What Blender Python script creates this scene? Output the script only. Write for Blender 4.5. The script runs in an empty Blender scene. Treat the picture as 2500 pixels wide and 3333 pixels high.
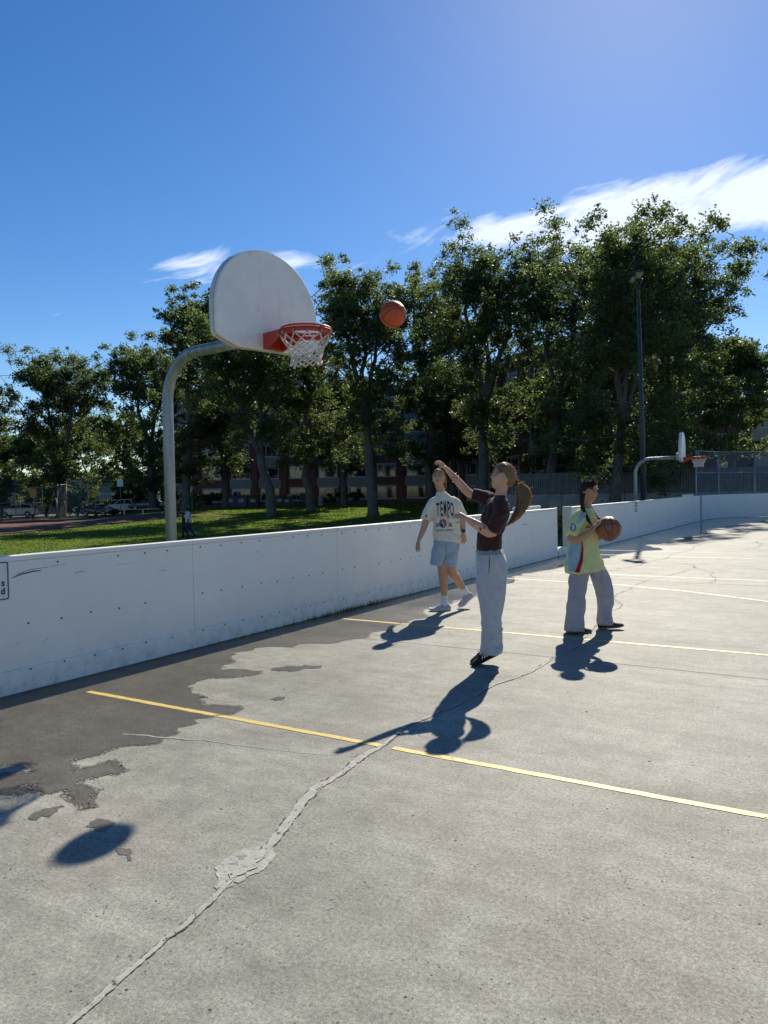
import bpy, bmesh, math, random
import numpy as np
from mathutils import Vector, Matrix
from mathutils.bvhtree import BVHTree

# ------------------------------------------------------------------ camera, sky, sun, exposure
SC = bpy.context.scene
COL = SC.collection
rad = math.radians
YAW, PITCH, ROLL, CAMZ = rad(31.57), rad(1.541), rad(1.14), 1.50
cam_data = bpy.data.cameras.new('camera')
cam = bpy.data.objects.new('camera', cam_data); COL.objects.link(cam)
cam.matrix_world = Matrix.Translation((0, 0, CAMZ)) @ Matrix.Rotation(YAW, 4, 'Z') @ Matrix.Rotation(math.pi/2-PITCH, 4, 'X') @ Matrix.Rotation(-ROLL, 4, 'Z')
cam_data.sensor_fit = 'VERTICAL'; cam_data.sensor_height = 36.0; cam_data.lens = 26.894
cam_data.clip_start = 0.05; cam_data.clip_end = 6000
SC.camera = cam

SUN_DIR = Vector((-0.175, 0.785, 0.595)).normalized()
SUN_EL = math.asin(SUN_DIR.z); SUN_AZ = math.atan2(SUN_DIR.x, SUN_DIR.y)      # clockwise from +Y
sun_data = bpy.data.lights.new('sun', 'SUN'); sun_data.energy = 4.75; sun_data.angle = rad(0.53); sun_data.color = (1.0, 0.93, 0.79)
sun = bpy.data.objects.new('sun', sun_data); COL.objects.link(sun)
sun.rotation_euler = (-SUN_DIR).to_track_quat('-Z', 'Y').to_euler()

world = bpy.data.worlds.new('World'); SC.world = world; world.use_nodes = True
wn, wl = world.node_tree.nodes, world.node_tree.links
wn.clear()
def wnode(t, **k):
    n = wn.new(t)
    for a, b in k.items(): setattr(n, a, b)
    return n
def wmath(op, a, b=None, c=None, clamp=False):
    n = wnode('ShaderNodeMath', operation=op, use_clamp=clamp)
    for i, v in enumerate((a, b, c)):
        if v is None: continue
        if isinstance(v, (int, float)): n.inputs[i].default_value = v
        else: wl.new(v, n.inputs[i])
    return n.outputs[0]
sky = wnode('ShaderNodeTexSky'); sky.sky_type = 'NISHITA'; sky.sun_disc = False
sky.sun_elevation = SUN_EL; sky.sun_rotation = SUN_AZ
sky.altitude = 1050; sky.air_density = 1.0; sky.dust_density = 0.3; sky.ozone_density = 2.2
# thin cirrus: stretched noise over sky direction, thresholded by a second large noise
tc = wnode('ShaderNodeTexCoord')
rot = wnode('ShaderNodeMapping', vector_type='POINT'); rot.inputs['Rotation'].default_value = (0, 0, -YAW)
wl.new(tc.outputs['Generated'], rot.inputs['Vector'])
sep = wnode('ShaderNodeSeparateXYZ'); wl.new(rot.outputs[0], sep.inputs[0])
az = wmath('ARCTAN2', sep.outputs[0], sep.outputs[1])             # radians, right of view
el = wmath('ARCSINE', sep.outputs[2])
def band(a0, e0, slope, half, a1, a2, soft):
    # soft band of cloud: centre line e0 + slope*(az-a0), half thickness, from azimuth a1 to a2
    line = wmath('MULTIPLY_ADD', wmath('SUBTRACT', az, a0), slope, e0)
    d = wmath('ABSOLUTE', wmath('SUBTRACT', el, line))
    m = wmath('SUBTRACT', 1.0, wmath('DIVIDE', d, half), clamp=True)
    lo = wmath('DIVIDE', wmath('SUBTRACT', az, a1), soft, clamp=True)
    hi = wmath('DIVIDE', wmath('SUBTRACT', a2, az), soft, clamp=True)
    return wmath('MULTIPLY', m, wmath('MULTIPLY', lo, hi))
cmb = wnode('ShaderNodeCombineXYZ')
wl.new(wmath('MULTIPLY', az, 5.0), cmb.inputs[0]); wl.new(wmath('MULTIPLY', wmath('SUBTRACT', el, wmath('MULTIPLY', az, 0.30)), 17.0), cmb.inputs[1])
nz = wnode('ShaderNodeTexNoise'); nz.inputs['Scale'].default_value = 1.5; nz.inputs['Detail'].default_value = 9; nz.inputs['Roughness'].default_value = 0.62; nz.inputs['Distortion'].default_value = 0.8
wl.new(cmb.outputs[0], nz.inputs['Vector'])
cmb2 = wnode('ShaderNodeCombineXYZ')
wl.new(wmath('MULTIPLY', az, 3.0), cmb2.inputs[0]); wl.new(wmath('MULTIPLY', el, 6.0), cmb2.inputs[1])
nz2 = wnode('ShaderNodeTexNoise'); nz2.inputs['Scale'].default_value = 2.2; nz2.inputs['Detail'].default_value = 5
wl.new(cmb2.outputs[0], nz2.inputs['Vector'])
b1 = band(0.40, 0.320, 0.02, 0.064, -0.07, 1.6, 0.32)
b2 = band(-0.16, 0.284, 0.03, 0.046, -0.36, 0.02, 0.10)
b3 = band(-0.42, 0.220, 0.06, 0.030, -0.80, -0.28, 0.12)
b4 = band(0.25, 0.10, 0.02, 0.10, -0.9, 1.6, 0.2)
bands = wmath('ADD', wmath('ADD', wmath('MULTIPLY', b1, 1.5), wmath('MULTIPLY', b2, 0.80)), wmath('ADD', wmath('MULTIPLY', b3, 0.62), wmath('MULTIPLY', b4, 0.45)))
cl = wmath('ADD', wmath('MULTIPLY_ADD', wmath('MINIMUM', bands, 1.0), 0.52, -0.79), wmath('ADD', wmath('MULTIPLY', nz.outputs[0], 0.85), wmath('MULTIPLY_ADD', nz2.outputs[0], 0.35, -0.10)))
cl = wmath('MINIMUM', wmath('MULTIPLY', cl, 3.0, clamp=True), 0.62)
cl = wmath('MULTIPLY', cl, wmath('MULTIPLY', bands, 2.5, clamp=True))
mixc = wnode('ShaderNodeMix', data_type='RGBA'); wl.new(cl, mixc.inputs[0])
hsv = wnode('ShaderNodeHueSaturation'); hsv.inputs['Saturation'].default_value = 1.33; hsv.inputs['Hue'].default_value = 0.506
wl.new(sky.outputs[0], hsv.inputs['Color']); wl.new(hsv.outputs[0], mixc.inputs[6])
mixc.inputs[7].default_value = (11.0, 11.3, 11.8, 1)
bg = wnode('ShaderNodeBackground'); bg.inputs['Strength'].default_value = 0.087
wl.new(mixc.outputs[2], bg.inputs['Color'])
wo = wnode('ShaderNodeOutputWorld'); wl.new(bg.outputs[0], wo.inputs['Surface'])

SC.view_settings.view_transform = 'Standard'; SC.view_settings.look = 'None'
SC.view_settings.exposure = 0.46; SC.view_settings.gamma = 1.0; SC.view_settings.use_curve_mapping = False
SC.cycles.max_bounces = 5; SC.cycles.diffuse_bounces = 3; SC.cycles.glossy_bounces = 2; SC.cycles.transmission_bounces = 4; SC.cycles.transparent_max_bounces = 8
SC.cycles.use_denoising = True; SC.cycles.sample_clamp_indirect = 6.0; SC.cycles.caustics_reflective = False; SC.cycles.caustics_refractive = False; SC.cycles.use_adaptive_sampling = True; SC.cycles.adaptive_threshold = 0.015

# ------------------------------------------------------------------ helpers
def tag(o, label=None, cat=None, group=None, kind=None):
    if label: o['label'] = label
    if cat: o['category'] = cat
    if group: o['group'] = group
    if kind: o['kind'] = kind
    return o
def empty(name, loc=(0, 0, 0), rz=0.0, parent=None):
    o = bpy.data.objects.new(name, None); COL.objects.link(o); o.location = loc; o.rotation_euler = (0, 0, rz); o.parent = parent
    o.empty_display_size = 0.2
    return o
def link(name, mesh, parent=None, loc=None, rz=None):
    o = bpy.data.objects.new(name, mesh); COL.objects.link(o); o.parent = parent
    if loc is not None: o.location = loc
    if rz is not None: o.rotation_euler = (0, 0, rz)
    return o
def mesh_of(name, V, F, mat, smooth=False):
    me = bpy.data.meshes.new(name); me.from_pydata([tuple(v) for v in V], [], [tuple(f) for f in F])
    if mat: me.materials.append(mat)
    if smooth: me.polygons.foreach_set('use_smooth', [True]*len(me.polygons))
    me.update(); return me
def big_mesh(name, V, F, mat, smooth=False, attr=None):
    """numpy arrays: V (n,3), F (m,k) with constant k"""
    V = np.asarray(V, np.float32); F = np.asarray(F, np.int32); k = F.shape[1]
    me = bpy.data.meshes.new(name)
    me.vertices.add(len(V)); me.vertices.foreach_set('co', V.ravel())
    me.loops.add(F.size); me.loops.foreach_set('vertex_index', F.ravel())
    me.polygons.add(len(F)); me.polygons.foreach_set('loop_start', np.arange(0, F.size, k, dtype=np.int32))
    try: me.polygons.foreach_set('loop_total', np.full(len(F), k, np.int32))
    except Exception: pass
    if attr is not None:
        a = me.attributes.new('tint', 'FLOAT', 'FACE'); a.data.foreach_set('value', np.asarray(attr, np.float32))
    if mat: me.materials.append(mat)
    me.update(calc_edges=True); me.validate()
    if smooth: me.polygons.foreach_set('use_smooth', np.ones(len(me.polygons), bool))
    return me
class MB:
    def __init__(s): s.V = []; s.F = []
    def add(s, V, F):
        n = len(s.V); s.V += [tuple(v) for v in V]; s.F += [tuple(i+n for i in f) for f in F]; return s
    def box(s, c, d, rz=0.0, taper=1.0):
        x, y, z = d[0]/2, d[1]/2, d[2]/2; ca, sa = math.cos(rz), math.sin(rz); V = []
        for dz, t in ((-z, 1.0), (z, taper)):
            for dx, dy in ((-x, -y), (x, -y), (x, y), (-x, y)):
                dx *= t; dy *= t
                V.append((c[0]+dx*ca-dy*sa, c[1]+dx*sa+dy*ca, c[2]+dz))
        return s.add(V, [(3, 2, 1, 0), (4, 5, 6, 7), (0, 1, 5, 4), (1, 2, 6, 5), (2, 3, 7, 6), (3, 0, 4, 7)])
    def tube(s, pts, r, n=8, cap=True): return s.add(*tube(pts, r, n, cap))
    def build(s, name, mat, parent=None, smooth=False, bevel=0.0):
        me = mesh_of(name, s.V, s.F, mat, smooth)
        if bevel:
            bm = bmesh.new(); bm.from_mesh(me)
            bmesh.ops.bevel(bm, geom=[e for e in bm.edges if e.is_manifold and e.calc_face_angle(0) > 0.6], offset=bevel, segments=2, profile=0.5, affect='EDGES')
            bm.to_mesh(me); bm.free()
        return link(name, me, parent)
def frames(pts):
    P = [Vector(p) for p in pts]; T = []
    for i in range(len(P)):
        a = P[max(i-1, 0)]; b = P[min(i+1, len(P)-1)]; d = (b-a)
        T.append(d.normalized() if d.length > 1e-9 else Vector((0, 0, 1)))
    n = T[0].orthogonal().normalized() if abs(T[0].x) < 0.9 and abs(T[0].z) < .99 else Vector((0, 1, 0))
    n = (n - T[0]*n.dot(T[0])).normalized(); out = []
    for i in range(len(P)):
        if i: 
            n = (n - T[i]*n.dot(T[i]))
            n = n.normalized() if n.length > 1e-6 else T[i].orthogonal().normalized()
        out.append((P[i], T[i], n, T[i].cross(n)))
    return out
def tube(pts, r, n=8, cap=True):
    if isinstance(r, (int, float)): r = [r]*len(pts)
    V, F = [], []
    for (p, t, a, b), rr in zip(frames(pts), r):
        for k in range(n):
            an = 2*math.pi*k/n; V.append(p + a*(math.cos(an)*rr) + b*(math.sin(an)*rr))
    for i in range(len(pts)-1):
        for k in range(n):
            F.append((i*n+k, i*n+(k+1) % n, (i+1)*n+(k+1) % n, (i+1)*n+k))
    if cap:
        F.append(tuple(range(n-1, -1, -1))); m = (len(pts)-1)*n; F.append(tuple(m+k for k in range(n)))
    return V, F
def bez(p0, p1, p2, n=8):
    p0, p1, p2 = Vector(p0), Vector(p1), Vector(p2)
    return [(p0*(1-t)**2 + p1*(2*t*(1-t)) + p2*t*t) for t in [i/n for i in range(n+1)]]
def prism(poly, axis_map, d0, d1):
    """extrude a 2D polygon; axis_map(u, v, d) -> 3D"""
    n = len(poly); V = [axis_map(u, v, d0) for u, v in poly] + [axis_map(u, v, d1) for u, v in poly]
    F = [tuple(range(n-1, -1, -1)), tuple(range(n, 2*n))] + [(i, (i+1) % n, n+(i+1) % n, n+i) for i in range(n)]
    return V, F
def copy_tree(o, parent=None, label=None):
    c = o.copy(); COL.objects.link(c); c.parent = parent
    if label: c['label'] = label
    for ch in [x for x in bpy.data.objects if x.parent == o]: copy_tree(ch, c)
    return c
CY_, SY_ = math.cos(YAW), math.sin(YAW)
def uv2w(u, v):          # camera-aligned ground coordinates (metres right of, metres ahead of the camera) -> world x, y
    return (u*CY_ - v*SY_, u*SY_ + v*CY_)
def w2uv(x, y): return (x*CY_ + y*SY_, -x*SY_ + y*CY_)
def sstep(a, b, x):
    t = min(1, max(0, (x-a)/(b-a))); return t*t*(3-2*t)

# ------------------------------------------------------------------ materials
class NT:
    def __init__(s, name):
        s.m = bpy.data.materials.new(name); s.m.use_nodes = True; s.n = s.m.node_tree.nodes; s.l = s.m.node_tree.links
        s.b = s.n['Principled BSDF']; s.out = s.n['Material Output']
        s.tc = s.n.new('ShaderNodeTexCoord')
    def node(s, t, **k):
        n = s.n.new(t)
        for a, b in k.items(): setattr(n, a, b)
        return n
    def put(s, sock, v):
        if isinstance(v, (int, float)): sock.default_value = v
        elif isinstance(v, (tuple, list)): sock.default_value = tuple(v) if len(v) != 3 or sock.type == 'VECTOR' else (*v, 1)
        else: s.l.new(v, sock)
    def noise(s, scale, detail=4, rough=0.6, vec=None, dist=0.0, out=0):
        n = s.node('ShaderNodeTexNoise'); n.inputs['Scale'].default_value = scale; n.inputs['Detail'].default_value = detail; n.inputs['Roughness'].default_value = rough; n.inputs['Distortion'].default_value = dist
        s.l.new(vec if vec is not None else s.tc.outputs['Object'], n.inputs['Vector']); return n.outputs[out]
    def voro(s, scale, feature='F1', vec=None, rnd=1.0):
        n = s.node('ShaderNodeTexVoronoi', feature=feature); n.inputs['Scale'].default_value = scale; n.inputs['Randomness'].default_value = rnd
        s.l.new(vec if vec is not None else s.tc.outputs['Object'], n.inputs['Vector']); return n.outputs['Distance']
    def ramp(s, v, a, b, ca=(0, 0, 0), cb=(1, 1, 1)):
        n = s.node('ShaderNodeValToRGB'); n.color_ramp.elements[0].position = a; n.color_ramp.elements[1].position = b
        n.color_ramp.elements[0].color = (*ca, 1); n.color_ramp.elements[1].color = (*cb, 1); s.l.new(v, n.inputs[0]); return n.outputs[0]
    def math(s, op, a, b=0.0, c=None, clamp=False):
        n = s.node('ShaderNodeMath', operation=op, use_clamp=clamp); s.put(n.inputs[0], a); s.put(n.inputs[1], b)
        if c is not None: s.put(n.inputs[2], c)
        return n.outputs[0]
    def mix(s, f, a, b, mode='MIX'):
        n = s.node('ShaderNodeMix', data_type='RGBA', blend_type=mode); s.put(n.inputs[0], f); s.put(n.inputs[6], a); s.put(n.inputs[7], b); return n.outputs[2]
    def scale(s, xyz):
        n = s.node('ShaderNodeMapping'); n.inputs['Scale'].default_value = xyz; s.l.new(s.tc.outputs['Object'], n.inputs['Vector']); return n.outputs[0]
    def bump(s, h, strength=0.3, dist=0.01):
        n = s.node('ShaderNodeBump'); n.inputs['Strength'].default_value = strength; n.inputs['Distance'].default_value = dist; s.l.new(h, n.inputs['Height']); s.l.new(n.outputs[0], s.b.inputs['Normal']); return n
    def set(s, **k):
        al = dict(col='Base Color', rough='Roughness', metal='Metallic', spec='Specular IOR Level', alpha='Alpha', sheen='Sheen Weight', sss='Subsurface Weight', trans='Transmission Weight', coat='Coat Weight', emit='Emission Color', es='Emission Strength')
        for a, v in k.items(): s.put(s.b.inputs[al[a]], v)
        return s
def pm(name, col, rough=0.6, metal=0.0, spec=0.5, var=0.12, vs=6.0, bump=0.0, bs=60.0, bd=0.005, sheen=0.0):
    t = NT(name); n = t.noise(vs, 5, 0.65)
    a = tuple(c*(1-var) for c in col); b = tuple(min(1, c*(1+var)) for c in col)
    t.set(col=t.ramp(n, 0.3, 0.7, a, b), rough=rough, metal=metal, spec=spec, sheen=sheen)
    if bump: t.bump(t.noise(bs, 4, 0.6), bump, bd)
    return t.m

def concrete_nodes(t, lo, hi):
    big = t.noise(0.30, 6, 0.62); mid = t.noise(1.9, 7, 0.68); blot = t.noise(9, 6, 0.7); fine = t.noise(62, 4, 0.8); spk = t.noise(150, 3, 0.8)
    c = t.ramp(big, 0.34, 0.68, lo, hi)
    c = t.mix(0.75, c, t.ramp(mid, 0.32, 0.68, (0.70, 0.69, 0.67), (1.20, 1.20, 1.19)), 'MULTIPLY')
    c = t.mix(0.60, c, t.ramp(blot, 0.34, 0.66, (0.72, 0.72, 0.71), (1.16, 1.16, 1.16)), 'MULTIPLY')
    c = t.mix(0.80, c, t.ramp(fine, 0.34, 0.64, (0.56, 0.56, 0.54), (1.30, 1.30, 1.29)), 'MULTIPLY')
    c = t.mix(0.70, c, t.ramp(spk, 0.36, 0.62, (0.55, 0.54, 0.52), (1.25, 1.25, 1.25)), 'MULTIPLY')
    strk = t.noise(1.0, 6, 0.72, vec=t.scale((1.0, 5.0, 1.0)))
    c = t.mix(0.55, c, t.ramp(strk, 0.36, 0.64, (0.74, 0.73, 0.71), (1.14, 1.14, 1.14)), 'MULTIPLY')
    pit = t.ramp(t.voro(38), 0.12, 0.22, (0.26, 0.25, 0.23), (1, 1, 1)); c = t.mix(t.ramp(t.noise(6, 3), 0.50, 0.60), c, t.mix(1.0, c, pit, 'MULTIPLY'))
    pit2 = t.ramp(t.voro(11), 0.04, 0.075, (0.13, 0.12, 0.11), (1, 1, 1)); c = t.mix(t.ramp(t.noise(4.0, 2), 0.50, 0.58), c, t.mix(1.0, c, pit2, 'MULTIPLY'))
    rust = t.ramp(t.noise(0.8, 5, 0.7), 0.55, 0.74); c = t.mix(t.math('MULTIPLY', rust, 0.32), c, (0.25, 0.20, 0.15))
    h = t.math('ADD', t.math('MULTIPLY', fine, 0.6), t.math('MULTIPLY', spk, 0.4))
    return c, h, mid
def spk_h(t): return t.noise(330, 2, 0.7)
def mat_concrete():
    t = NT('court_concrete'); c, h, mid = concrete_nodes(t, (0.268, 0.260, 0.228), (0.372, 0.360, 0.316))
    t.set(col=c, rough=t.ramp(h, 0.35, 0.65, (0.74,)*3, (0.58,)*3), spec=0.15); t.bump(h, 0.6, 0.0022); return t.m
def mat_wet():
    t = NT('wet_concrete'); c, h, mid = concrete_nodes(t, (0.094, 0.083, 0.066), (0.165, 0.148, 0.122))
    sx = t.node('ShaderNodeSeparateXYZ'); t.l.new(t.tc.outputs['Object'], sx.inputs[0])
    pud = t.math('ADD', t.math('MULTIPLY', t.math('SUBTRACT', sx.outputs[1], 5.5), 0.12), t.math('SUBTRACT', t.noise(0.9, 3), 0.5), clamp=True)   # standing water grows down the slope
    t.set(col=c, rough=t.math('MULTIPLY_ADD', pud, -0.32, 0.38), spec=t.math('MULTIPLY_ADD', pud, 0.25, 0.25))
    b = t.bump(h, 0.3, 0.004); t.l.new(t.math('MULTIPLY_ADD', pud, -0.28, 0.30), b.inputs['Strength']); return t.m
def mat_fringe():
    t = NT('damp_edge'); c, h, mid = concrete_nodes(t, (0.120, 0.110, 0.092), (0.165, 0.153, 0.130)); t.set(col=c, rough=0.6, spec=0.2, alpha=t.math('GREATER_THAN', t.noise(55, 5, 0.8), 0.50)); return t.m
def mat_seal():
    t = NT('crack_sealant'); n = t.noise(30, 5, 0.75); t.set(col=t.ramp(t.noise(22, 5, 0.7), 0.3, 0.7, (0.30, 0.285, 0.245), (0.47, 0.452, 0.40)), rough=0.75, spec=0.2, alpha=t.math('GREATER_THAN', n, 0.405)); t.bump(n, 0.6, 0.004); return t.m
def mat_paint(name, col, wear=0.42):
    t = NT(name); n = t.noise(28, 6, 0.75); n2 = t.noise(3.0, 3)
    f = t.math('GREATER_THAN', t.math('ADD', n, t.math('MULTIPLY', n2, 0.25)), wear)
    t.set(col=t.mix(t.ramp(t.noise(60, 3), 0.35, 0.7), tuple(c*0.82 for c in col), col), rough=0.55, alpha=f); t.bump(t.noise(120, 3), 0.3, 0.003); return t.m
def mat_leaf(name, c0, c1, tr=0.56):
    t = NT(name); a = t.node('ShaderNodeAttribute', attribute_name='tint')
    col = t.ramp(a.outputs['Fac'], 0.0, 1.0, c0, c1)
    t.set(col=col, rough=0.50, spec=0.32)
    tl = t.node('ShaderNodeBsdfTranslucent'); t.l.new(t.mix(1.0, col, (1.5, 1.75, 0.90), 'MULTIPLY'), tl.inputs['Color'])
    mx = t.node('ShaderNodeMixShader'); mx.inputs[0].default_value = tr
    t.l.new(t.b.outputs[0], mx.inputs[1]); t.l.new(tl.outputs[0], mx.inputs[2]); t.l.new(mx.outputs[0], t.out.inputs['Surface']); return t.m
def mat_lawn():
    t = NT('lawn'); a = t.noise(0.25, 4); b = t.noise(9, 5, 0.7)
    c = t.mix(t.ramp(b, 0.35, 0.68), (0.045, 0.068, 0.016), (0.105, 0.140, 0.036)); c = t.mix(t.math('MULTIPLY', t.ramp(a, 0.45, 0.7), 0.5), c, (0.11, 0.125, 0.04))
    t.set(col=c, rough=0.85, spec=0.15); t.bump(b, 0.9, 0.05); return t.m
def mat_bark():
    t = NT('bark'); v = t.scale((9, 9, 1.6)); n = t.noise(1.0, 6, 0.7, vec=v)
    t.set(col=t.ramp(n, 0.3, 0.7, (0.050, 0.043, 0.036), (0.19, 0.172, 0.15)), rough=0.9, spec=0.2); t.bump(n, 1.0, 0.05); return t.m
def mat_brick():
    t = NT('brick_masonry'); br = t.node('ShaderNodeTexBrick'); br.inputs['Scale'].default_value = 4.6; br.inputs['Color1'].default_value = (0.25, 0.085, 0.058, 1); br.inputs['Color2'].default_value = (0.17, 0.062, 0.046, 1); br.inputs['Mortar'].default_value = (0.16, 0.14, 0.125, 1)
    br.inputs['Mortar Size'].default_value = 0.012
    mp = t.node('ShaderNodeMapping'); mp.inputs['Rotation'].default_value = (rad(90), 0, 0); t.l.new(t.tc.outputs['Object'], mp.inputs['Vector']); t.l.new(mp.outputs[0], br.inputs['Vector'])
    t.set(col=t.mix(0.5, br.outputs['Color'], t.ramp(t.noise(0.6, 5), 0.3, 0.7, (0.7, 0.7, 0.7), (1.2, 1.2, 1.2)), 'MULTIPLY'), rough=0.85, spec=0.2); return t.m
def mat_steel():
    t = NT('galvanised_steel'); v = t.scale((14, 14, 1.5)); n = t.noise(1.0, 6, 0.7, vec=v); sp = t.voro(70)
    c = t.mix(0.5, t.ramp(n, 0.3, 0.7, (0.17, 0.19, 0.205), (0.42, 0.45, 0.47)), t.ramp(sp, 0.0, 0.6, (0.8, 0.8, 0.8), (1.15, 1.15, 1.15)), 'MULTIPLY')
    t.set(col=c, rough=t.ramp(n, 0.3, 0.7, (0.42,)*3, (0.62,)*3), metal=0.75, spec=0.5); return t.m
def mat_board():
    t = NT('rink_board_plastic'); sc = t.noise(1.0, 6, 0.75, vec=t.scale((3, 3, 26)))
    c = t.mix(0.5, (0.90, 0.865, 0.80), t.ramp(t.noise(1.6, 5, 0.7), 0.3, 0.75, (0.86, 0.86, 0.85), (1.04, 1.04, 1.04)), 'MULTIPLY')
    c = t.mix(t.math('MULTIPLY', t.ramp(sc, 0.60, 0.78), 0.16), c, (0.32, 0.32, 0.32))
    sx = t.node('ShaderNodeSeparateXYZ'); t.l.new(t.tc.outputs['Object'], sx.inputs[0])
    dirt = t.math('MULTIPLY', t.ramp(sx.outputs[2], 0.0, 0.34, (1, 1, 1), (0, 0, 0)), t.ramp(t.noise(9, 5, 0.75), 0.46, 0.72))        # mud splashed up from the slab
    c = t.mix(t.math('MULTIPLY', dirt, 0.55), c, (0.30, 0.275, 0.24))
    spots = t.ramp(t.voro(5.5), 0.018, 0.03, (1, 1, 1), (0, 0, 0)); spots = t.math('MULTIPLY', spots, t.ramp(t.noise(3, 2), 0.5, 0.56))
    c = t.mix(t.math('MULTIPLY', spots, 0.7), c, (0.10, 0.10, 0.11))
    scuff = t.ramp(t.noise(1.0, 3, 0.5, vec=t.scale((2, 1.6, 34)), dist=1.2), 0.70, 0.74); c = t.mix(t.math('MULTIPLY', scuff, 0.30), c, (0.15, 0.15, 0.16))
    t.set(col=c, rough=0.42, spec=0.45); t.bump(t.noise(2.0, 3), 0.06, 0.02); return t.m
def mat_backboard():
    t = NT('backboard_white'); c = t.mix(t.math('MULTIPLY', t.ramp(t.noise(3.2, 5, 0.7), 0.42, 0.72), 0.40), (0.90, 0.865, 0.80), (0.62, 0.60, 0.56))
    sm_ = t.math('MULTIPLY', t.ramp(t.voro(4.2), 0.16, 0.30, (1, 1, 1), (0, 0, 0)), t.ramp(t.noise(7, 4, 0.7), 0.45, 0.65)); c = t.mix(t.math('MULTIPLY', sm_, 0.30), c, (0.42, 0.40, 0.37))
    st = t.ramp(t.noise(1.0, 4, 0.7, vec=t.scale((20, 20, 1.2))), 0.60, 0.78); c = t.mix(t.math('MULTIPLY', st, 0.28), c, (0.48, 0.42, 0.34))
    t.set(col=c, rough=0.42, spec=0.4); return t.m
def mat_glass():
    t = NT('window_glass'); t.set(col=(0.018, 0.022, 0.026), rough=0.05, spec=0.7); return t.m

MT = dict(concrete=mat_concrete(), wet=mat_wet(), yellow=mat_paint('yellow_line_paint', (0.70, 0.51, 0.11), 0.50), pale=mat_paint('pale_line_paint', (0.66, 0.58, 0.34), 0.48),
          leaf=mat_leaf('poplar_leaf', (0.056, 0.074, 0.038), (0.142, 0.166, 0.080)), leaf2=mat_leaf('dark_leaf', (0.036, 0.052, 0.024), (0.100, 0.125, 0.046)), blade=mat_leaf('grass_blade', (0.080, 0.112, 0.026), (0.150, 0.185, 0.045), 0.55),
          lawn=mat_lawn(), bark=mat_bark(), brick=mat_brick(), steel=mat_steel(), board=mat_board(), glass=mat_glass(),
          seal=mat_seal(), fringe=mat_fringe(), gap=pm('dark_gap', (0.055, 0.052, 0.046), 0.9), patch=pm('worn_patch', (0.33, 0.318, 0.28), 0.75, var=0.35, vs=25, bump=0.8, bs=60),
          track=pm('red_dirt', (0.150, 0.082, 0.064), 0.95, var=0.25, vs=1.5, bump=0.5, bs=20, spec=0.1), asphalt=pm('asphalt', (0.055, 0.055, 0.056), 0.9, var=0.2, bump=0.4),
          white=pm('white_paint', (0.74, 0.74, 0.73), 0.45, var=0.05), bbwhite=mat_backboard(), bbedge=pm('backboard_edge', (0.66, 0.66, 0.64), 0.5, var=0.1),
          red=pm('rim_red', (0.52, 0.050, 0.022), 0.42, var=0.15, vs=14), nylon=pm('net_nylon', (0.66, 0.63, 0.58), 0.8, var=0.15, vs=30), black=pm('black_rubber', (0.018, 0.018, 0.019), 0.6, var=0.2), screw=pm('dull_screw', (0.05, 0.05, 0.055), 0.5, metal=0.6),
          darkpole=pm('dark_painted_steel', (0.035, 0.038, 0.045), 0.5, var=0.15), lamp=pm('lamp_lens', (0.36, 0.36, 0.33), 0.35, var=0.05), corr=pm('corrugated_steel', (0.17, 0.165, 0.155), 0.55, metal=0.3, var=0.3, vs=2.2), cwall=pm('retaining_concrete', (0.26, 0.25, 0.23), 0.9, var=0.35, vs=1.2, bump=0.5, bs=8, bd=0.03),
          wframe=pm('window_frame_white', (0.62, 0.62, 0.60), 0.5, var=0.06), sill=pm('sill_concrete', (0.42, 0.41, 0.39), 0.8, var=0.12), rib=pm('balcony_cladding', (0.30, 0.29, 0.26), 0.6, var=0.12), siding=pm('brown_siding', (0.105, 0.058, 0.040), 0.8, var=0.25, vs=3), roof=pm('brown_shingle', (0.13, 0.105, 0.085), 0.9, var=0.2, vs=20),
          stucco=pm('beige_stucco', (0.42, 0.37, 0.29), 0.9, var=0.1), bluemetal=pm('blue_grey_metal_roof', (0.22, 0.26, 0.29), 0.45, var=0.1), navy=pm('navy_plastic', (0.03, 0.045, 0.13), 0.5), green=pm('green_plastic', (0.03, 0.09, 0.055), 0.5), blackbin=pm('black_bin_plastic', (0.03, 0.03, 0.033), 0.5), orange=pm('orange_board', (0.46, 0.20, 0.08), 0.7), amber=pm('amber_sign', (0.62, 0.30, 0.02), 0.5),
          hill=pm('wooded_hill', (0.07, 0.10, 0.06), 0.95, var=0.3, vs=0.02), scuff=pm('scuff_grey', (0.10, 0.10, 0.105), 0.6), letter=pm('sign_black', (0.02, 0.02, 0.026), 0.5))
# ------------------------------------------------------------------ ground
BX = -5.48                                   # inner face of the rink boards
ARC_C, ARC_R = (BX+6.0, 34.6), 6.0
def ground_z(x, y):
    u, v = w2uv(x, y)
    dx = max(0.0, BX-0.35-x, x-60) ; dy = max(0.0, y-41.5)
    out = sstep(0.0, 6.0, math.hypot(dx, 0)) if y < 41.5 else sstep(0, 6, max(dx, 0))
    low = -0.82 - 0.10*sstep(60, 95, v)
    up = low + (0.85)*sstep(52, 86, v)*sstep(-31, -22, u)
    if u < -20 and v > 88: up = max(up, low + 0.75*sstep(-36, -28, u)*sstep(88, 94, v))
    return -0.14*(1-out) + up*out
nx, ny = 161, 141
xs = np.concatenate([np.linspace(-170, -12, 96), np.linspace(-10, 90, 65)]); ys = np.linspace(-45, 235, ny)
V = [(x, y, ground_z(x, y)) for y in ys for x in xs]
F = [(j*nx+i, j*nx+i+1, (j+1)*nx+i+1, (j+1)*nx+i) for j in range(ny-1) for i in range(nx-1)]
lawn = link('lawn', mesh_of('lawn', V, F, MT['lawn'], True)); tag(lawn, kind='structure')
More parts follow.
